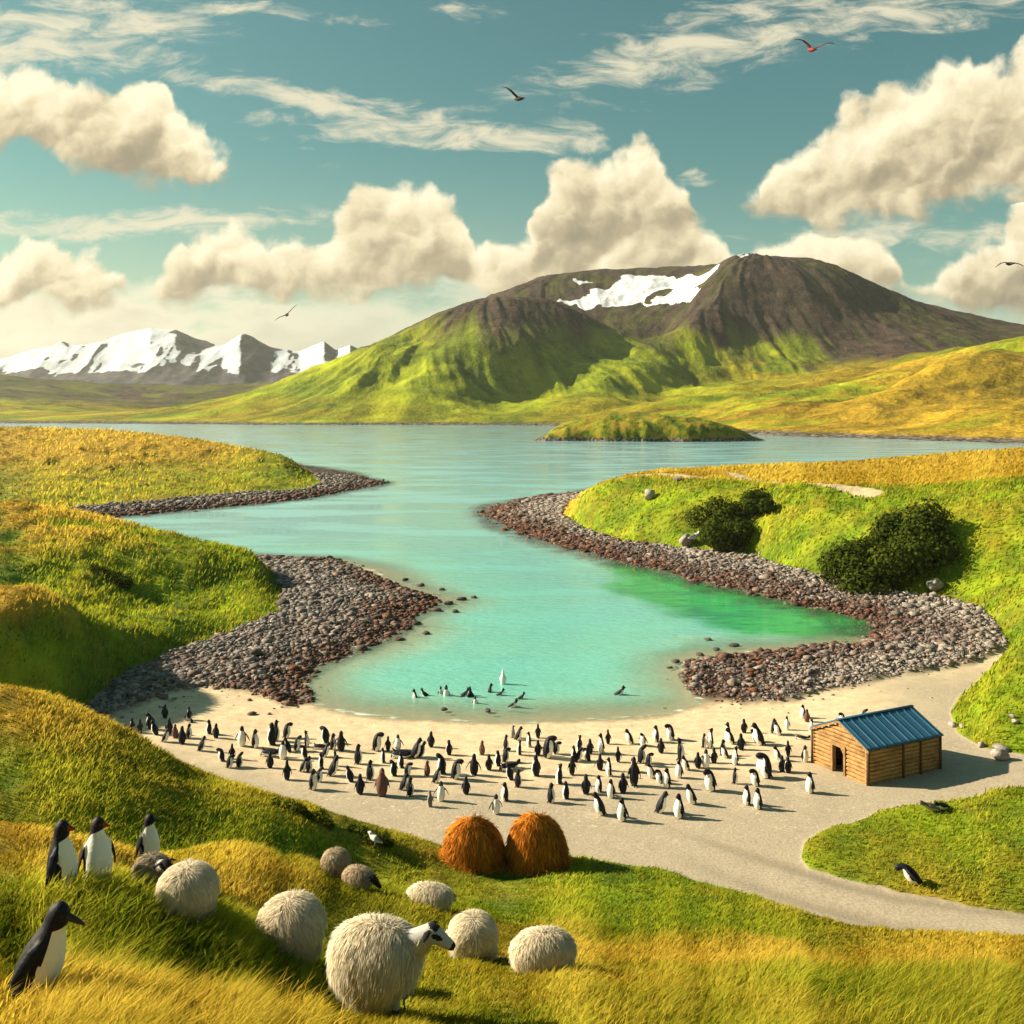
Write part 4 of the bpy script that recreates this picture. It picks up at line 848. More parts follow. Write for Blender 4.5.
def skin_material():
    m, t, out = material('sheep_skin'); k = t.attr('tone'); c = t.mix(t.ss(k, .3, .6), (0.018, 0.015, 0.014), (0.40, 0.39, 0.385)); n = t.noise(t.pos(), 60, 3, .6)
    principled(t, out, c, .85, n, .2, .01, .15); return m
SKIN = skin_material()
HORN = wood('hoof_horn', (0.03, .02, .015), (.09, .06, .04))
def sheep(px, py, L, W, Hh, leg, rz, label, wool=None, head='down', n=9880, seed=0, dark_face=False, dz=0.0, lock=.15, wpx=0, vis=1.0):
    """L long, W wide, Hh fleece height, leg clearance; +x is forwards"""
    g = np.random.default_rng(seed); p = hit(px, py); wool = wool or WOOL
    zc = leg + Hh / 2; a, b, c = L / 2 * .80, W / 2 * .80, Hh / 2 * .80
    parts = [tube([(-a, 0, zc - .02), (-a * .8, 0, zc), (-a * .3, 0, zc + .01), (a * .3, 0, zc + .01), (a * .8, 0, zc), (a, 0, zc)], [(b * .3, c * .3), (b * .8, c * .8), (b, c), (b, c), (b * .8, c * .8), (b * .3, c * .35)], 20)]
    for sx in (-.58, .58):
        for sy in (-.5, .5):
            x, y = a * sx, b * sy; top = zc - c * .3
            parts.append(tube([(x, y, top), (x + (.02 if sx > 0 else -.03), y, leg * .62), (x, y, .07), (x + .012, y, 0.0)], [.075, .038, .026, .034], 10))
    hside = 0.0
    if head == 'up': h0 = Vector((a * .62, 0, zc + c * .35)); h1 = Vector((L / 2 + .07, 0, leg + Hh * .88)); hd = Vector((.86, 0, -.50))
    elif head == 'low': h0 = Vector((a * .7, 0, zc)); h1 = Vector((L / 2 + .02, 0, leg + Hh * .56)); hd = Vector((.80, 0, -.60))
    else: h0 = Vector((a * .55, 0, zc - .02)); h1 = Vector((a * .80, b * .95, leg + Hh * .42)); hd = Vector((.30, .62, -.72)).normalized()
    parts.append(tube([h0, h0.lerp(h1, .5), h1], [(.13, .14), (.10, .11), (.088, .095)], 14))
    hp = [h1 - hd * .085, h1 - hd * .04, h1 + hd * .03, h1 + hd * .11, h1 + hd * .19, h1 + hd * .235, h1 + hd * .25]
    parts.append(tube(hp, [(.045, .05), (.078, .082), (.080, .085), (.062, .066), (.048, .050), (.040, .042), (.018, .02)], 16))
    co, fc, nr = fuse(join(parts), .016, 5)
    rel = co - np.array(h1); al = rel @ np.array(hd); sd = rel[:, 1]; sv = Vector((0, 0, 1)).cross(hd).normalized(); sd = rel @ np.array(sv); upv = np.array(hd.cross(sv)); upv = upv * (1 if upv[2] > 0 else -1); ht = rel @ upv
    onhead = (np.linalg.norm(rel, axis=1) < .30) & (al > -.09)
    tone = np.where(onhead, 1.0, .75)
    eye = np.hypot((al - .055) / .055, (ht - .022) / .027) < 1; muzzle = al > .205; capp = (al < .03) & (ht > .035)
    tone = np.where(onhead & ((eye & (np.abs(sd) > .03)) | muzzle | (capp & (ht > .05))), 0.0, tone)
    if dark_face: tone = np.where(onhead & (ht > -.03), 0.0, tone)
    tone = np.where((co[:, 2] < leg * .9) & ~onhead, .36, tone)
    o = mesh_np('sheep', co, fc, SKIN, {'tone': tone}); o.location = p + Vector((0, 0, dz - .02)); o.rotation_euler = (0, 0, rz); tag(o, label, 'sheep', 'woolly sheep grazing on the slope')
    if wpx: o.scale = [wpx / F * p.y / vis] * 3
    for s in (-1, 1):
        e0 = h1 - hd * .035 + sv * (s * .06) + Vector(upv) * .03
        ear = plain('ear', tube([e0, e0 + sv * (s * .05) - hd * .01 - Vector((0, 0, .005)), e0 + sv * (s * .10) - hd * .02 - Vector((0, 0, .035)), e0 + sv * (s * .125) - hd * .02 - Vector((0, 0, .055))], [(.014, .012), (.032, .012), (.028, .010), (.006, .004)], 10), SKIN, o)
    # fleece: a full coat of hanging locks
    pt, d = ball_points(n, g); sc = np.array([L / 2 * .86, W / 2 * .86, Hh / 2 * .86]); pos = pt * sc + np.array([0, 0, zc])
    lump = 1 + .05 * fbm(d[:, 0] * 3 + seed, d[:, 1] * 3 + d[:, 2] * 2, 2); pos = (pos - [0, 0, zc]) * lump[:, None] + [0, 0, zc]
    k = pos[:, 2] > leg * .55; pos, d = pos[k], d[k]
    nn = d / sc; nn /= np.linalg.norm(nn, axis=1)[:, None]; dn = np.stack([-.10 + 0 * nn[:, 0], .8 * np.tanh(nn[:, 1] * 6), -1.0 + 0 * nn[:, 0]], -1); dn = dn - (dn * nn).sum(1)[:, None] * nn; dirv = nn * .34 + dn * 1.0 + nn * np.array([.5, .5, 0]) * np.clip(nn[:, 2:], 0, 1) + np.stack([fbm(pos[:, 0] * 9, pos[:, 2] * 9 + pos[:, 1] * 7, 2), fbm(pos[:, 1] * 9, pos[:, 2] * 9 + 40, 2), 0 * pos[:, 0]], -1) * .35 + g.normal(0, .10, nn.shape); dirv /= np.linalg.norm(dirv, axis=1)[:, None]
    v, f = strands(pos, dirv, lock * (0.85 + .4 * np.clip(-nn[:, 2], -.6, 1)), .0085 * np.ones(len(pos)), g, .35)
    rv = np.clip(g.normal(.55, .2, len(pos)) + .35 * fbm(d[:, 0] * 9 + d[:, 1] * 9, d[:, 2] * 3 + seed, 2), 0, 1); rv = np.repeat(rv, 5)
    if head == 'up':                       # wool up the neck
        q = g.random(n // 5); an = g.uniform(0, 6.283, n // 5); ax = np.array(h1 - h0); ax /= np.linalg.norm(ax); s1 = np.cross(ax, [0, 1, 0]); s1 /= np.linalg.norm(s1); ring = np.cos(an)[:, None] * s1 + np.sin(an)[:, None] * np.array([0, 1, 0])
        np_ = np.array(h0) + np.outer(q, np.array(h1 - h0)) * .86 + ring * (.125 - .05 * q)[:, None]; dd = ring * .35 - ax * .5 + np.array([0, 0, -.6]) + g.normal(0, .1, ring.shape); dd /= np.linalg.norm(dd, axis=1)[:, None]
        v2, f2 = strands(np_, dd, np.full(len(q), .09), np.full(len(q), .008), g, .3); f = [np.vstack([f[0], f2[0] + len(v)]), np.vstack([f[1], f2[1] + len(v)])]; v = np.vstack([v, v2]); nn = np.vstack([nn, ring]); rv = np.r_[rv, np.repeat(np.clip(g.normal(.6, .2, len(q)), 0, 1), 5)]
    bm = bmesh.new(); bmesh.ops.create_icosphere(bm, subdivisions=3, radius=1); bv = np.array([q.co[:] for q in bm.verts]); bf = np.array([[w.index for w in q.verts] for q in bm.faces]); bm.free()
    bv = bv * ((np.abs(bv) ** 2.4).sum(1) ** (-1 / 2.4))[:, None] * sc * .97 + [0, 0, zc]; off = len(v)
    mesh_np('fleece', np.vstack([v, bv]), [np.vstack([f[0]]), np.vstack([f[1], bf + off])], wool, {'rnd': np.r_[rv, np.full(len(bv), .25)]}, parent=o, vec={'lay': np.vstack([np.repeat(nn, 5, 0), (bv - [0, 0, zc]) / sc])})
    return o
sheep(376, 1014, .98, .72, .72, .22, R(-12), 'nearest and largest white sheep, side on, its pale black-marked head raised to the right', head='up', n=17100, seed=1)
sheep(188, 917, .80, .84, .74, .06, R(80), wpx=64, vis=.90, label= 'round cream sheep seen from behind, next to the shaggy grey lamb', n=13300, seed=2)
sheep(291, 957, .84, .86, .76, .06, R(70), wpx=73, vis=.92, label= 'round white sheep with no head showing, left of the nearest sheep', n=14250, seed=3)
sheep(473, 958, .78, .80, .68, .05, R(100), wpx=55, vis=.86, label= 'cream sheep seen from behind, just right of the raised black-marked head', n=11400, seed=4)
sheep(543, 974, 1.00, .74, .62, .04, R(12), wpx=75, vis=1.06, label= 'rightmost sheep, low and long, in golden grass', n=12350, seed=5)
sheep(430, 909, .98, .62, .48, .03, R(-14), wpx=53, vis=1.02, label= 'long low sheep lying on the green slope below the haystacks', n=8550, seed=6)
sheep(336, 878, .62, .70, .70, .05, R(75), wpx=32, vis=.76, label= 'small brownish sheep seen from behind, highest on the slope', wool=WOOL_BROWN, n=6840, seed=7)
sheep(358, 889, .74, .52, .50, .03, R(-25), wpx=36, vis=.78, label= 'tan sheep with a dark face lying beside the small brownish sheep', wool=WOOL_BROWN, head='low', n=6500, seed=8, dark_face=True)
sheep(153, 889, .60, .50, .52, .05, R(-40), wpx=40, vis=.62, label= 'shaggy grey lamb with a dark face, half hidden behind the round cream sheep', wool=WOOL_GREY, head='up', n=6500, seed=9, dark_face=True, lock=.19)

# ------------------------------------------------------------------ haystacks
def haystack(px, py, w, h, label, seed):
    g = np.random.default_rng(seed); p = hit(px, py); n = 12000
    t_ = g.random(n) ** .8; a = g.uniform(0, 2 * math.pi, n)
    prof = lambda q: np.interp(q, [0, .12, .5, .72, .86, .95, 1.0], [.95, 1.0, .97, .86, .67, .42, .06])
    rad = prof(t_) * w / 2 * (1 + .07 * np.sin(a * 2 + 1.7 * seed + t_ * 2) + .05 * np.sin(a * 3 + seed) + .04 * np.sin(a * 5 + 2 * seed)); pos = np.stack([np.cos(a) * rad, np.sin(a) * rad, t_ * h * (1 + .04 * np.cos(a + seed))], -1)
    out = np.stack([np.cos(a), np.sin(a), np.clip((t_ - .55) * 2.2, 0, 3)], -1); out /= np.linalg.norm(out, axis=1)[:, None]
    d = out * .32 + np.array([0, 0, -.9]) * (1 - .55 * sstep(t_, .8, 1))[:, None] + g.normal(0, .20, (n, 3)); d /= np.linalg.norm(d, axis=1)[:, None]
    v, f = strands(pos + out * .03, d, np.full(n, .20), np.full(n, .014), g, .3)
    rv = np.clip(g.normal(.5, .22, n) + .4 * fbm(a * 3, t_ * 4 + seed, 3), 0, 1)
    q = 500; a3 = g.uniform(0, 6.283, q); r3 = w / 2 * (1 + np.abs(g.normal(0, .16, q))); gp = np.stack([np.cos(a3) * r3, np.sin(a3) * r3, 0 * a3], -1); gp[:, 2] = look(gp[:, 0] + p.x, gp[:, 1] + p.y, 'z') - p.z + g.uniform(.07, .16, q)
    gd = g.normal(0, 1, (q, 3)) * [1, 1, .25]; gd /= np.linalg.norm(gd, axis=1)[:, None]; v3, f3 = strands(gp, gd, np.full(q, .2), np.full(q, .012), g, .1)      # loose straw round the foot
    f = [np.vstack([f[0], f3[0] + len(v)]), np.vstack([f[1], f3[1] + len(v)])]; v = np.vstack([v, v3]); out = np.vstack([out, np.tile([0, 0, 1.0], (q, 1))]); rv = np.r_[rv, g.uniform(.4, 1, q)]
    m_, k_ = 22, 40; bv = np.array([[math.cos(6.2832 * j / k_) * prof(i / m_) * w / 2 * .98, math.sin(6.2832 * j / k_) * prof(i / m_) * w / 2 * .98, i / m_ * h] for i in range(m_ + 1) for j in range(k_)])
    bf = np.array([[i * k_ + j, i * k_ + (j + 1) % k_, (i + 1) * k_ + (j + 1) % k_, (i + 1) * k_ + j] for i in range(m_) for j in range(k_)]); off = len(v)
    o = mesh_np('haystack', np.vstack([v, bv]), [np.vstack([f[0], bf + off]), f[1]], STRAW, {'rnd': np.r_[np.repeat(rv, 5), np.full(len(bv), .12)]}, vec={'lay': np.vstack([np.repeat(out, 5, 0), bv * [1, 1, .3] / w * 2])}); o.location = p - Vector((0, 0, .05))
    return tag(o, label, 'haystack', 'haystacks at the edge of the grass')
haystack(472, 863, 1.36, 1.16, 'left and smaller of the two rusty orange haystacks at the grass edge', 1)
haystack(536, 865, 1.50, 1.30, 'right and larger of the two rusty orange haystacks at the grass edge', 2)

# ------------------------------------------------------------------ gulls
def plume(name, dark, light):
    m, t, out = material(name); c = t.mix(t.ss(t.attr('tone'), .3, .7), dark, light); n = t.noise(t.pos(), 30, 3, .6); principled(t, out, t.mix(t.m('MULTIPLY', n, .4), c, dark), .8, n, .2, .01, .2); return m
DARKP = plume('dark_plumage', (0.014, 0.012, 0.014), (0.05, 0.04, 0.04)); REDP = plume('reddish_plumage', (0.10, 0.018, 0.014), (0.32, 0.05, 0.03)); WHITEP = plume('white_plumage', (0.12, 0.13, 0.15), (0.80, 0.79, 0.76))
def gull(px, py, dist, wl, wr_, roll, yaw, mat, label, pitch=0):
    """flying gull; wl / wr_: wing bends as (out, up) pairs in metres from the shoulder"""
    parts = [tube([(0, -.24, .0), (0, -.17, .0), (0, -.05, .01), (0, .09, .01), (0, .17, .015), (0, .22, .02), (0, .255, .018), (0, .30, .008)], [(.075, .014), (.055, .025), (.072, .068), (.070, .070), (.048, .05), (.046, .046), (.03, .03), (.006, .006)], 14)]
    for s, w in ((-1, wl), (1, wr_)):
        pts = [(0, .05, .03)] + [(s * a, .05 + .05 * math.sin(3 * i) - a * .12, .03 + b) for i, (a, b) in enumerate(w)]; n = len(pts)
        parts.append(tube(pts, [(.09 * (1 - .8 * (i / (n - 1)) ** 1.6), .020 - .012 * i / (n - 1)) for i in range(n)], 12))
    co, fc, nr = fuse(join(parts), .010, 2)
    o = mesh_np('gull', co, fc, mat, {'tone': np.clip(.5 - np.abs(co[:, 0]) * .6 + .3 * (nr[:, 2] > 0), 0, 1)})
    o.location = PD(px, py, dist); o.rotation_euler = (R(pitch), R(roll), R(yaw)); return tag(o, label, 'gull', 'gulls flying over the bay')
gull(812, 50, 33, [(.16, .14), (.34, .24), (.52, .26), (.66, .24)], [(.18, .06), (.38, .17), (.58, .23), (.74, .20)], 0, 12, REDP, 'reddish gull with both wings raised, highest bird in the sky', 15)
gull(519, 99, 34, [(.2, .02), (.42, .05), (.60, .03), (.74, -.02)], [(.06, .05), (.12, .09), (.17, .12), (.20, .13)], 22, 35, DARKP, 'dark gull banking with one long wing to the left, below the streaky cloud', 10)
gull(287, 315, 46, [(.18, .01), (.36, .03), (.52, .01), (.60, -.02)], [(.18, .06), (.34, .12), (.50, .17), (.62, .18)], -28, 20, DARKP, 'small dark gull tilted on its side over the far snowy range', 0)
gull(1010, 264, 40, [(.18, .03), (.34, .01), (.48, -.07), (.60, -.17)], [(.18, .02), (.34, -.01), (.46, -.06), (.56, -.12)], 0, 5, DARKP, 'dark gull with drooping bowed wings at the right edge of the sky', 4)
def standing_gull(px, py, s, rz, label):
    parts = [tube([(-.20, 0, .17), (-.10, 0, .20), (0, 0, .225), (.09, 0, .25), (.14, 0, .29), (.165, 0, .335), (.20, 0, .345), (.25, 0, .335)], [(.012, .01), (.05, .045), (.078, .082), (.07, .075), (.045, .048), (.046, .046), (.03, .028), (.006, .006)], 14, (0, 1, 0))]
    for q in (-.025, .025): parts.append(tube([(.01, q, .19), (.01, q, 0)], [.012, .011], 8))
    co, fc, nr = fuse(join(parts), .012, 2); o = mesh_np('gull', co * s, fc, WHITEP, {'tone': np.where((co[:, 2] < .13) | ((co[:, 2] > .2) & (co[:, 0] < 0) & (nr[:, 2] > .2)), .2, 1.0)})
    o.location = hit(px, py); o.rotation_euler = (0, 0, rz); return tag(o, label, 'gull')
standing_gull(376, 849, 1.05, R(150), 'small white gull standing on the green slope behind the brownish sheep')
standing_gull(694, 545, 3.0, R(20), 'white gull perched at the foot of the right bank beside the tan boulder')
# ------------------------------------------------------------------ penguins
def coat_material(name, dark, light, accent):
    m, t, out = material(name); k = t.attr('coat'); n = t.noise(t.add('ShaderNodeTexCoord').outputs['Object'], 40, 4, .6)
    d = t.mix(n, dark, tuple(q * 2.2 for q in dark)); c = t.mix(t.ss(k, .42, .58), d, light); c = t.mix(t.ss(k, 1.4, 1.6), c, accent)
    principled(t, out, c, t.ss(k, .4, .6, .6, .85), n, .35, .012, .2); return m
COAT = coat_material('penguin_coat', (0.005, 0.0055, 0.010), (0.78, 0.76, 0.71), (0.45, 0.12, 0.04)); COAT_BROWN = coat_material('brown_headed_coat', (0.014, 0.008, 0.007), (0.76, 0.74, 0.68), (0.42, 0.10, 0.03)); COAT_GREY = coat_material('grey_chick_coat', (0.09, 0.085, 0.085), (0.42, 0.40, 0.37), (0.1, .08, .06)); COAT_FLUFF = coat_material('brown_chick_coat', (0.07, 0.035, 0.03), (0.12, 0.065, 0.05), (0.1, .06, .05))
def beak_material(name, c):
    m, t, out = material(name); n = t.noise(t.add('ShaderNodeTexCoord').outputs['Object'], 30, 3, .5); principled(t, out, t.mix(n, c, tuple(q * .5 for q in c)), .45, n, .1, .01, .4); return m
BEAK_RED, BEAK_DARK, FOOT_M = beak_material('red_beak', (0.42, 0.03, 0.02)), beak_material('dark_beak', (0.03, 0.025, 0.025)), beak_material('penguin_foot', (0.10, 0.06, 0.05))
ZS = [0.03, .05, .10, .18, .30, .42, .54, .63, .70, .755, .80, .845, .89, .93, .965, .988, 1.0]
RS = [(.07, .07), (.115, .11), (.155, .148), (.182, .176), (.198, .196), (.196, .192), (.178, .170), (.152, .143), (.124, .118), (.102, .102), (.094, .10), (.093, .103), (.090, .10), (.078, .088), (.056, .064), (.03, .034), (.008, .01)]
CX = [0, 0, .004, .008, .014, .014, .006, 0, -.002, 0, .006, .012, .016, .016, .014, .012, .012]
def penguin_body(voxel, flip=.0, slim=1.0, beak_in=True, feet_in=True):
    parts = [tube([(CX[i], 0, z) for i, z in enumerate(ZS)], [(a * slim, b * slim) for a, b in RS], 28, (1, 0, 0))]
    for s in (-1, 1):
        y = .165 * slim; o = .045 + flip
        parts.append(tube([(-.01, s * (y - .045), .66), (-.015, s * (y + .012 + o * .25), .585), (-.025, s * (y + .03 + o * .65), .47), (-.045, s * (y + .04 + o * 1.0), .345), (-.07, s * (y + .035 + o * 1.25), .245)], [(.032, .03), (.022, .062), (.018, .062), (.015, .048), (.012, .018)], 12, (1, 0, 0)))
    parts.append(tube([(-.10, 0, .13), (-.17, 0, .07), (-.225, 0, .02)], [(.06, .05), (.045, .022), (.02, .012)], 10))
    if beak_in: parts.append(tube([(.07, 0, .885), (.12, 0, .878), (.165, 0, .868), (.20, 0, .858)], [(.034, .036), (.026, .027), (.018, .018), (.010, .011)], 10))
    if feet_in:
        for s in (-1, 1): parts.append(tube([(-.02, s * .07, .03), (.08, s * .08, .018), (.135, s * .088, .012)], [(.03, .028), (.048, .02), (.05, .014)], 8))
    co, fc, nr = fuse(join(parts), voxel, 3); return co, fc
def coat_of(co, brow=False, cheek=False, throat=.735, wide=70):
    x, y, z = co.T; ang = np.degrees(np.abs(np.arctan2(y, x + .02 + .03 * (z < .5)))); rr_ = np.hypot(x, y)
    w = sstep(wide - ang, -4, 4) * sstep(z, .03, .05) * sstep(throat + .05 * (1 - ang / 70) - z, -.012, .012)
    fl = (np.abs(y) > .185) & (z > .2) & (z < .66); w = np.where(fl, 0, w)
    if cheek: w = np.maximum(w, ((np.hypot((z - .815) / .022, (np.degrees(np.arctan2(np.abs(y), x)) - 75) / 16) < 1)) * 1.0)
    w = np.where((z > .84) & (z < .92) & (x > .115), 2.0 if brow else 0.2, w); w = np.where((z < .03) & (x > .03), 0.1, w)
    return w
def pose(co, lean=0.0, bow=0.0, turn=0.0, z0=.68, droop=0.0):
    """lean the whole body (radians, forwards), bow the neck, turn the head"""
    x, y, z = co.T.copy(); k = sstep(z, .70, .82) * turn; hx, hy = x - .006, y; x = .006 + hx * np.cos(k) - hy * np.sin(k); y = hx * np.sin(k) + hy * np.cos(k)
    zz = np.linspace(-.05, 1.05, 400); a = lean * sstep(zz, .02, .22) + bow * sstep(zz, z0 - .12, z0 + .2)
    dz = zz[1] - zz[0]; px = np.cumsum(np.sin(a)) * dz; pz = np.cumsum(np.cos(a)) * dz - .05; A = np.interp(z, zz, a)
    return np.stack([np.interp(z, zz, px) + x * np.cos(A), y, np.interp(z, zz, pz) - x * np.sin(A)], -1)
HT = .76
lo = {k: penguin_body(.021, *v) for k, v in {'plain': (0, 1), 'slim': (0, .78), 'open': (.10, 1)}.items()}
def variant(kind, mat=None, scale=1.0, **pk):
    co, fc = lo[kind]; c = coat_of(co); q = pose(co, **pk) * HT * scale
    o = mesh_np('penguin', q, fc, mat or COAT, {'coat': c}); return o
KIND = {'up': variant('plain'), 'left': variant('plain', turn=1.0), 'right': variant('plain', turn=-1.0), 'slim': variant('slim'), 'lean': variant('plain', lean=.34), 'bow': variant('plain', lean=.12, bow=1.35), 'open': variant('open'), 'stretch': variant('slim', lean=-.05, bow=-.35),
        'preen': variant('open', lean=.05, bow=.9, turn=1.1), 'chick': variant('plain', COAT_FLUFF, .95), 'grey': variant('slim', COAT_GREY, .9)}
def flat_variant():
    co, fc = lo['slim']; c = coat_of(co); q = pose(co, bow=-.9); q = np.stack([q[:, 2], q[:, 1], -q[:, 0]], -1); q[:, 2] -= q[:, 2].min(); return mesh_np('penguin', q * HT, fc, COAT, {'coat': c})
KIND['flat'] = flat_variant()
used = set()
def put(kind, x, y, z, rz, s, label, group, name='penguin'):
    src = KIND[kind]
    if kind in used: o = src.copy(); COL.objects.link(o)
    else: o = src; used.add(kind)
    o.location = (x, y, z); o.rotation_euler = (0, 0, rz); o.scale = (s, s, s); return tag(o, label, 'penguin', group)
# (foot column, foot row, height in rows, pose, heading: a away, l left, r right, f towards us, or degrees)
BEACH = """132 732 10 slim l;140 733 9 slim a;150 729 14 preen l;156 735 13 lean l;165 718 9 up a;169 734 14 up a;164 742 12 lean r;175 738 8 chick a;182 744 16 up a;189 738 13 up r;189 720 10 slim l;192 723 4 flat l;209 734 10 up l;216 738 13 up a
200 751 13 lean r;242 746 18 open f;255 748 17 up r;261 756 7 flat r;222 761 11 bow l;232 759 13 slim a;229 768 11 bow r;239 767 13 preen r;270 768 13 up a
272 745 20 up l;276 741 19 slim r;286 738 13 bow r;283 759 17 open f;289 752 11 lean l;297 751 14 preen r;307 747 15 stretch r;313 749 5 flat r;287 780 18 slim a;302 772 13 lean r;309 772 14 up r;305 758 11 bow l;313 790 19 up r;319 782 13 preen r;321 769 15 slim l;324 757 10 lean r;331 776 18 lean r;336 766 14 stretch r;326 743 14 bow l;333 750 15 up r;341 751 18 open a;358 764 18 up r;376 751 16 bow r;388 751 13 slim a;398 750 14 open f;391 758 8 flat r;383 763 9 slim l;370 780 18 up r;351 782 14 lean l;360 794 18 up a;382 796 25 chick f;394 776 14 preen l;401 768 11 up l;402 790 15 lean r;407 776 11 bow r;410 796 17 open r;414 758 18 lean r;420 757 14 lean r
431 747 14 up a;449 755 12 up l;442 774 18 preen l;435 783 15 lean r;455 779 17 bow r;427 776 8 chick r;441 801 18 open f;430 807 15 grey l;466 794 16 up a;474 775 19 open a;489 770 14 up a;498 766 14 up l;500 772 7 flat r;482 755 13 chick r;496 814 18 open f;505 801 17 up l;511 780 14 lean l;518 787 16 up r;506 751 15 slim r;505 762 12 bow r;513 738 11 grey r;517 740 9 lean r;529 747 14 slim l;519 755 12 stretch l;538 738 10 slim a;538 755 13 up a;547 758 19 bow r;555 754 9 bow l;536 776 19 up l;559 784 19 stretch l;551 803 18 up r
556 754 8 bow r;566 799 16 up l;572 775 17 slim a;574 762 15 slim l;579 751 15 stretch l;577 762 11 lean r;590 754 12 up a;588 761 9 bow l;601 753 18 slim l;608 744 12 slim a;618 762 13 slim a;631 744 14 lean l;643 746 12 preen l;600 770 9 open a;609 776 17 slim l;586 794 18 up a;599 792 14 up l;611 798 17 up l;623 793 18 up a;602 815 21 lean l;622 821 21 open l;634 786 26 slim a;636 772 13 lean l;641 763 16 preen r;648 766 11 bow r;652 778 15 lean l;667 788 18 up l;660 783 12 bow l;656 742 15 open l;661 753 11 up a;659 813 20 lean r;679 818 22 up l;671 740 14 bow l;681 761 21 stretch r;679 778 16 up l;687 770 9 lean l;693 804 19 lean l;698 768 14 up a
704 748 12 slim r;710 748 18 stretch l;706 768 17 open f;714 763 14 up a;723 756 15 up r;726 758 9 lean l;728 742 18 slim l;732 744 15 lean l;735 765 17 stretch l;744 733 10 up a;741 750 15 up a;756 742 11 bow l;761 745 20 lean l;774 734 14 open r;779 735 13 lean l;787 730 12 slim l;803 718 9 up l;807 722 6 chick l;811 733 12 stretch l;796 739 4 flat r;779 760 13 lean l;782 772 15 up a;788 773 15 up a;788 756 14 slim a;760 771 15 open l;767 778 22 bow l;735 784 15 slim r;756 786 15 bow l;711 791 19 bow l;747 805 18 up l;758 809 19 up l;810 793 19 up l;805 762 15 up f;843 724 10 bow l;864 721 8 preen r"""
PEN = []
for row in BEACH.replace('\n', ';').split(';'):
    a = row.split(); PEN.append((int(a[0]), int(a[1]), int(a[2]), a[3], a[4]))
HEAD = {'a': 95, 'l': 200, 'r': -15, 'f': -80}
HEAD_L = {'a': 95, 'l': 160, 'r': 15, 'f': -80}
POSE = {'up': 'standing upright', 'slim': 'slim and upright', 'lean': 'leaning forward', 'bow': 'head bowed', 'preen': 'preening', 'open': 'flippers held out', 'stretch': 'neck stretched', 'chick': 'brown and downy', 'grey': 'grey coated', 'flat': 'lying flat'}
FACE = {'a': 'seen from behind', 'l': 'facing left', 'r': 'facing right', 'f': 'white front towards the camera'}
def zone(px, py):
    if px < 196: return "in the hill's shade at the left end of the beach"
    if px < 264: return 'on the sand just right of the shaded left end'
    if px < 346: return 'in the crowd nearest above the left slope'
    if px < 425: return 'in the group left of the haystacks'
    if px < 525 and py > 760: return 'on the sand just above the left haystack'
    if px < 525: return 'near the waterline above the left haystack'
    if px < 600 and py > 764: return 'on the sand just above the right haystack'
    if px < 600: return 'near the waterline above the right haystack'
    if py > 780 and px < 690: return 'in front of the crowd right of the haystacks'
    if px < 665: return 'in the crowd right of the haystacks'
    if px < 720 and py < 780: return 'in the huddle midway from haystacks to hut'
    if py > 780: return 'on open sand in front of the hut'
    if px < 770: return 'in the loose group left of the hut'
    return 'close beside the hut'
from collections import defaultdict
byz = defaultdict(list)
for i, (px, py, h, kd, fc) in enumerate(PEN): byz[(zone(px, py), kd, fc)].append(i)
ORD = ['first', 'second', 'third', 'fourth', 'fifth', 'sixth', 'seventh', 'eighth', 'ninth', 'tenth']
LAB = {}
for (zn, kd, fc), ids in byz.items():
    ids.sort(key=lambda i: PEN[i][0])
    for j, i in enumerate(ids):
        b = f'penguin {POSE[kd]}, {FACE[fc]}, {zn}'
        if len(ids) == 2: b = ('left ' if j == 0 else 'right ') + b
        elif len(ids) > 2: b = ('leftmost ' if j == 0 else 'rightmost ' if j == len(ids) - 1 else ORD[j] + ' from left, ') + b
        LAB[i] = ' '.join(b.split()[:16])
EX = {(602, 815): 'near penguin leaning left, closest to the haystack of the frontmost pair', (622, 821): 'lowest penguin in front, white front edged black, right of the haystacks', (496, 814): 'frontmost penguin with flippers out, standing between and behind the two haystacks', (382, 796): 'tall brown downy penguin chick standing left of the haystacks', (430, 807): 'grey penguin close above and left of the left haystack',
      (810, 793): 'lone penguin on the sand in front of the hut doorway', (805, 762): 'white fronted penguin right against the left end of the hut gable', (843, 724): 'penguin with bowed head behind the hut roof', (864, 721): 'preening penguin just behind the hut ridge', (679, 818): 'near penguin in open sand, right one of the pair below the huddle', (659, 813): 'near penguin leaning right, left one of the pair below the huddle', (313, 790): 'frontmost penguin above the left slope, facing right', (360, 794): 'penguin with dark back, nearest of the group left of the haystacks'}
grp = 'penguins on the beach'
for i, (px, py, h, kd, fc) in enumerate(PEN):
    p = hit(px, py); tall = h / F * p.y / HT; nominal = {'bow': .80, 'lean': .95, 'flat': .32, 'preen': .9, 'chick': .95, 'grey': .9, 'stretch': 1.0}.get(kd, 1.0)
    s = float(np.clip(tall / nominal * 1.15, .72, 1.3)); rz = R((HEAD if px > 590 else HEAD_L)[fc] + rng.uniform(-24, 24))
    put(kd, p.x, p.y, p.z - .015, rz, s, EX.get((px, py), LAB[i]), grp)

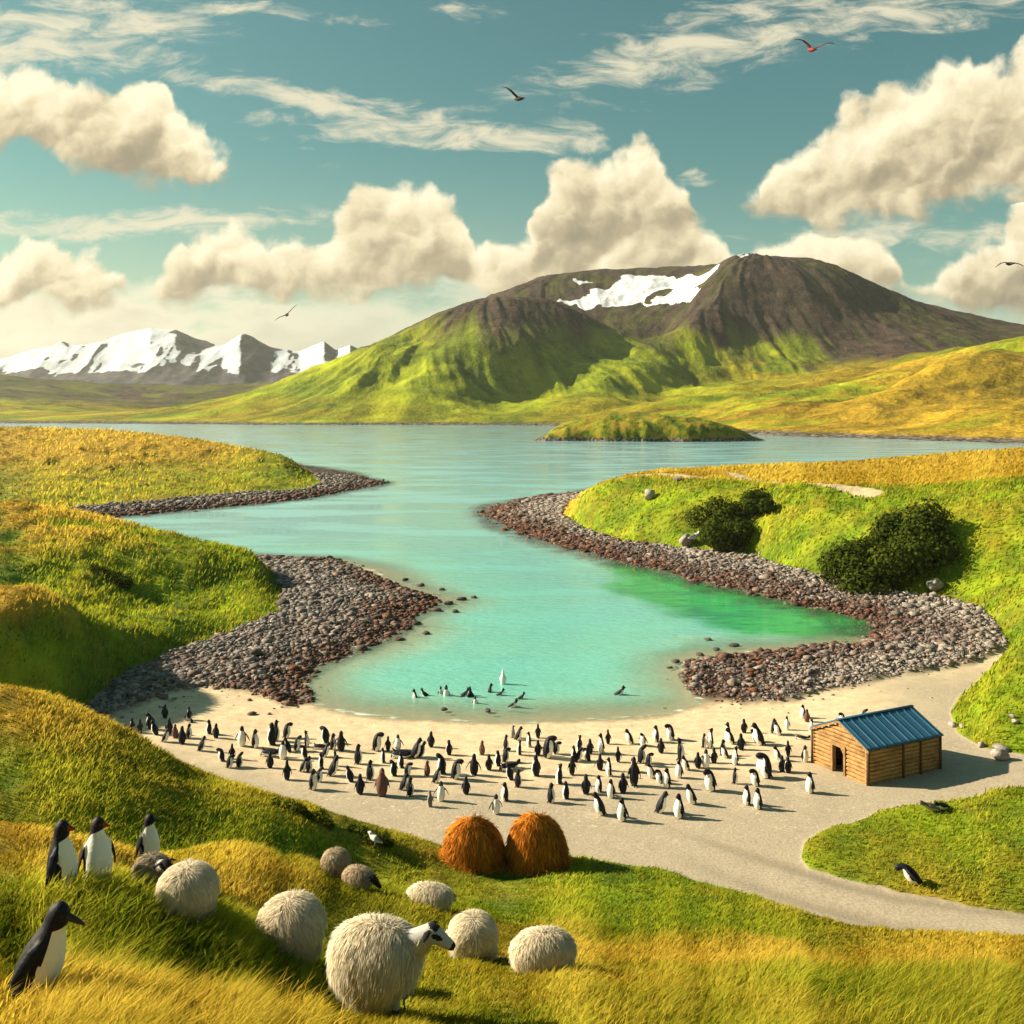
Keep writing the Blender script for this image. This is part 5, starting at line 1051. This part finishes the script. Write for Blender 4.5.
# swimmers: bodies low in the water
def swim_variant(up):
    co, fc = lo['slim']; c = coat_of(co)
    q = pose(co, lean=0.9 if not up else .15, bow=-.8 if not up else 0) * HT; q[:, 2] -= .34 if up else .20; return mesh_np('penguin', q, fc, COAT, {'coat': c})
KIND['swim'] = swim_variant(False); KIND['wade'] = swim_variant(True)
for px, py, kd, rz, s, lab in [(416, 697, 'wade', 200, .9, 'leftmost penguin in the shallows, wading upright'), (428, 696, 'swim', 150, .8, 'swimming penguin second from the left in the shallows'), (440, 693, 'wade', -60, .8, 'penguin bobbing just left of the white breasted pair in the water'), (446, 695, 'wade', -80, 1.15, 'tallest white breasted penguin wading in the shallows'), (461, 696, 'swim', 30, .85, 'swimming penguin between the tall wading one and the dark backed one'), (471, 697, 'wade', 120, 1.05, 'dark backed penguin wading at the middle of the swimming group'), (475, 703, 'wade', -80, .8, 'small white fronted penguin nearest below the dark backed swimmer'),
                               (489, 692, 'wade', 10, .95, 'dark penguin wading right of the swimming group'), (496, 695, 'swim', -10, .8, 'swimming penguin close behind the dark wading one on the right'), (509, 706, 'swim', -40, 1.0, 'swimming penguin closest to the beach on the right of the group'), (517, 699, 'swim', 10, .75, 'small swimming penguin to the right of all the group'), (614, 694, 'swim', -20, 1.05, 'lone penguin swimming far right of the group, well off the beach')]:
    x, y = P(px, py); put(kd, x, y, 0.0, R(rz), s, lab, 'penguins swimming in the shallows')
x, y = P(503, 684); KIND['wade2'] = None
def pale():
    co, fc = lo['slim']; q = co * HT; q[:, 2] -= .12; o = mesh_np('penguin', q, fc, COAT, {'coat': np.where((coat_of(co) > .5) | (np.abs(np.arctan2(co[:, 1], co[:, 0])) < 1.9), 1.0, 0.0)}); o.location = (x, y, 0); o.rotation_euler = (0, 0, R(-95)); return tag(o, 'pale penguin standing alone in the shallows beyond the swimmers, all white in front', 'penguin')
pale()
for px, py, lab in [(444, 712, 'small dark stone showing in the shallows, left of two below the swimmers'), (488, 713, 'small dark stone showing in the shallows, right of two below the swimmers')]: boulder('shore_boulder', px, py, .14, lab, .5, .2, .1, seed=31, sink=.1).location.z += .05

# resting birds on the right mound
def mound_bird(px, py, rz, s, label, arch, mat=None):
    co, fc = lo['slim' if not arch else 'open']; c = coat_of(co); q = pose(co, lean=.75 if arch else 1.25, bow=1.1 if arch else -.4); q[:, 2] -= q[:, 2].min() + .03
    o = mesh_np('penguin', q * HT * s, fc, mat or COAT, {'coat': c}); o.location = hit(px, py); o.rotation_euler = (0, 0, R(rz)); return tag(o, label, 'penguin')
mound_bird(917, 884, 170, 1.0, 'penguin stooping in an arch with its beak down on the right grass mound', True)
mound_bird(938, 811, 190, .95, 'grey penguin lying at the top edge of the right mound, the left one', False, COAT_GREY)
mound_bird(946, 809, 215, .9, 'dark penguin lying at the top edge of the right mound, the right one', False)

# ---- the near penguins, with beak and feet of their own
hi = penguin_body(.0115, .0, 1.0, False, False); hi_open = penguin_body(.0115, .06, 1.0, False, False)
def near(px, py, rz, ht, label, mat=COAT, beak=BEAK_DARK, blen=.13, body=None, lean=0, bow=0, turn=0, cheek=False, throat=.735, wide=70, beak_r=1.0, dz=0.0):
    co, fc = body or hi; c = coat_of(co, False, cheek, throat, wide); q = pose(co, lean, bow, turn) * ht
    o = mesh_np('penguin', q, fc, mat, {'coat': c}); o.location = hit(px, py) + Vector((0, 0, dz)); o.rotation_euler = (0, 0, R(rz)); tag(o, label, 'penguin', 'penguins on the near slope')
    def attach(name, vf, m_): 
        v = np.array([tuple(k) for k in vf[0]]); return plain(name, ([tuple(k) for k in pose(v, lean, bow, turn) * ht], vf[1]), m_, o)
    attach('beak', tube([(.085, 0, .885), (.11, 0, .884), (.11 + blen * .45, 0, .878), (.11 + blen * .85, 0, .868), (.11 + blen, 0, .858)], [(.034 * beak_r, .038 * beak_r), (.03 * beak_r, .034 * beak_r), (.021 * beak_r, .026 * beak_r), (.012, .014 * beak_r), (.004, .005)], 12), beak)
    for s in (-1, 1):
        attach('foot', tube([(-.04, s * .07, .035), (.03, s * .075, .03), (.09, s * .085, .018), (.135, s * .09, .010)], [(.025, .028), (.038, .026), (.05, .016), (.052, .010)], 10), FOOT_M)
        attach('eye', tube([(.075, s * .058, .905), (.079, s * .070, .905), (.081, s * .074, .905)], [.013, .011, .004], 8), BEAK_DARK)
    return o
near(61, 893, 4, .74, 'penguin with a black head and red beak, in golden grass at far left', beak=BEAK_RED, blen=.085, beak_r=1.25, wide=74, body=hi_open, turn=-.1, dz=-.01)
near(98, 886, -52, .72, 'penguin with a brown head and wide white belly, middle of the three on the knoll', COAT_BROWN, BEAK_RED, .09, turn=.75, wide=86, throat=.79, lean=-.05, dz=-.01)
near(149, 864, -30, .72, 'small penguin with a long dark beak standing behind the shaggy grey lamb', blen=.16, turn=.4, wide=82, throat=.78, dz=0)
near(28, 1006, -8, .84, 'nearest penguin, leaning right with a pointed dark beak behind golden stalks', blen=.17, lean=.42, bow=-.18, throat=.76, wide=58, beak_r=1.1, dz=.02)
for kd in list(KIND):
    if kd not in used and KIND[kd]: bpy.data.objects.remove(KIND[kd])
# ------------------------------------------------------------------ haze: even thin air round the whole place
def haze_box():
    m = bpy.data.materials.new('haze_air'); m.use_nodes = True; t = NT(m.node_tree); t.n.clear(); out = t.add('ShaderNodeOutputMaterial')
    v = t.add('ShaderNodeVolumePrincipled'); v.inputs['Color'].default_value = (0.93, 0.93, 0.88, 1); v.inputs['Density'].default_value = 0.000085; v.inputs['Anisotropy'].default_value = 0.35
    t.l.new(v.outputs[0], out.inputs['Volume'])
    x0, x1, y0, y1, z0, z1 = -3200, 3200, -3200, 3200, -12.0, 190.0
    o = plain('haze', box(x0, x1, y0, y1, z0, z1), m, None, False); return set_kind(o, 'stuff', 'thin warm haze over the bay and mountains')
haze_box()
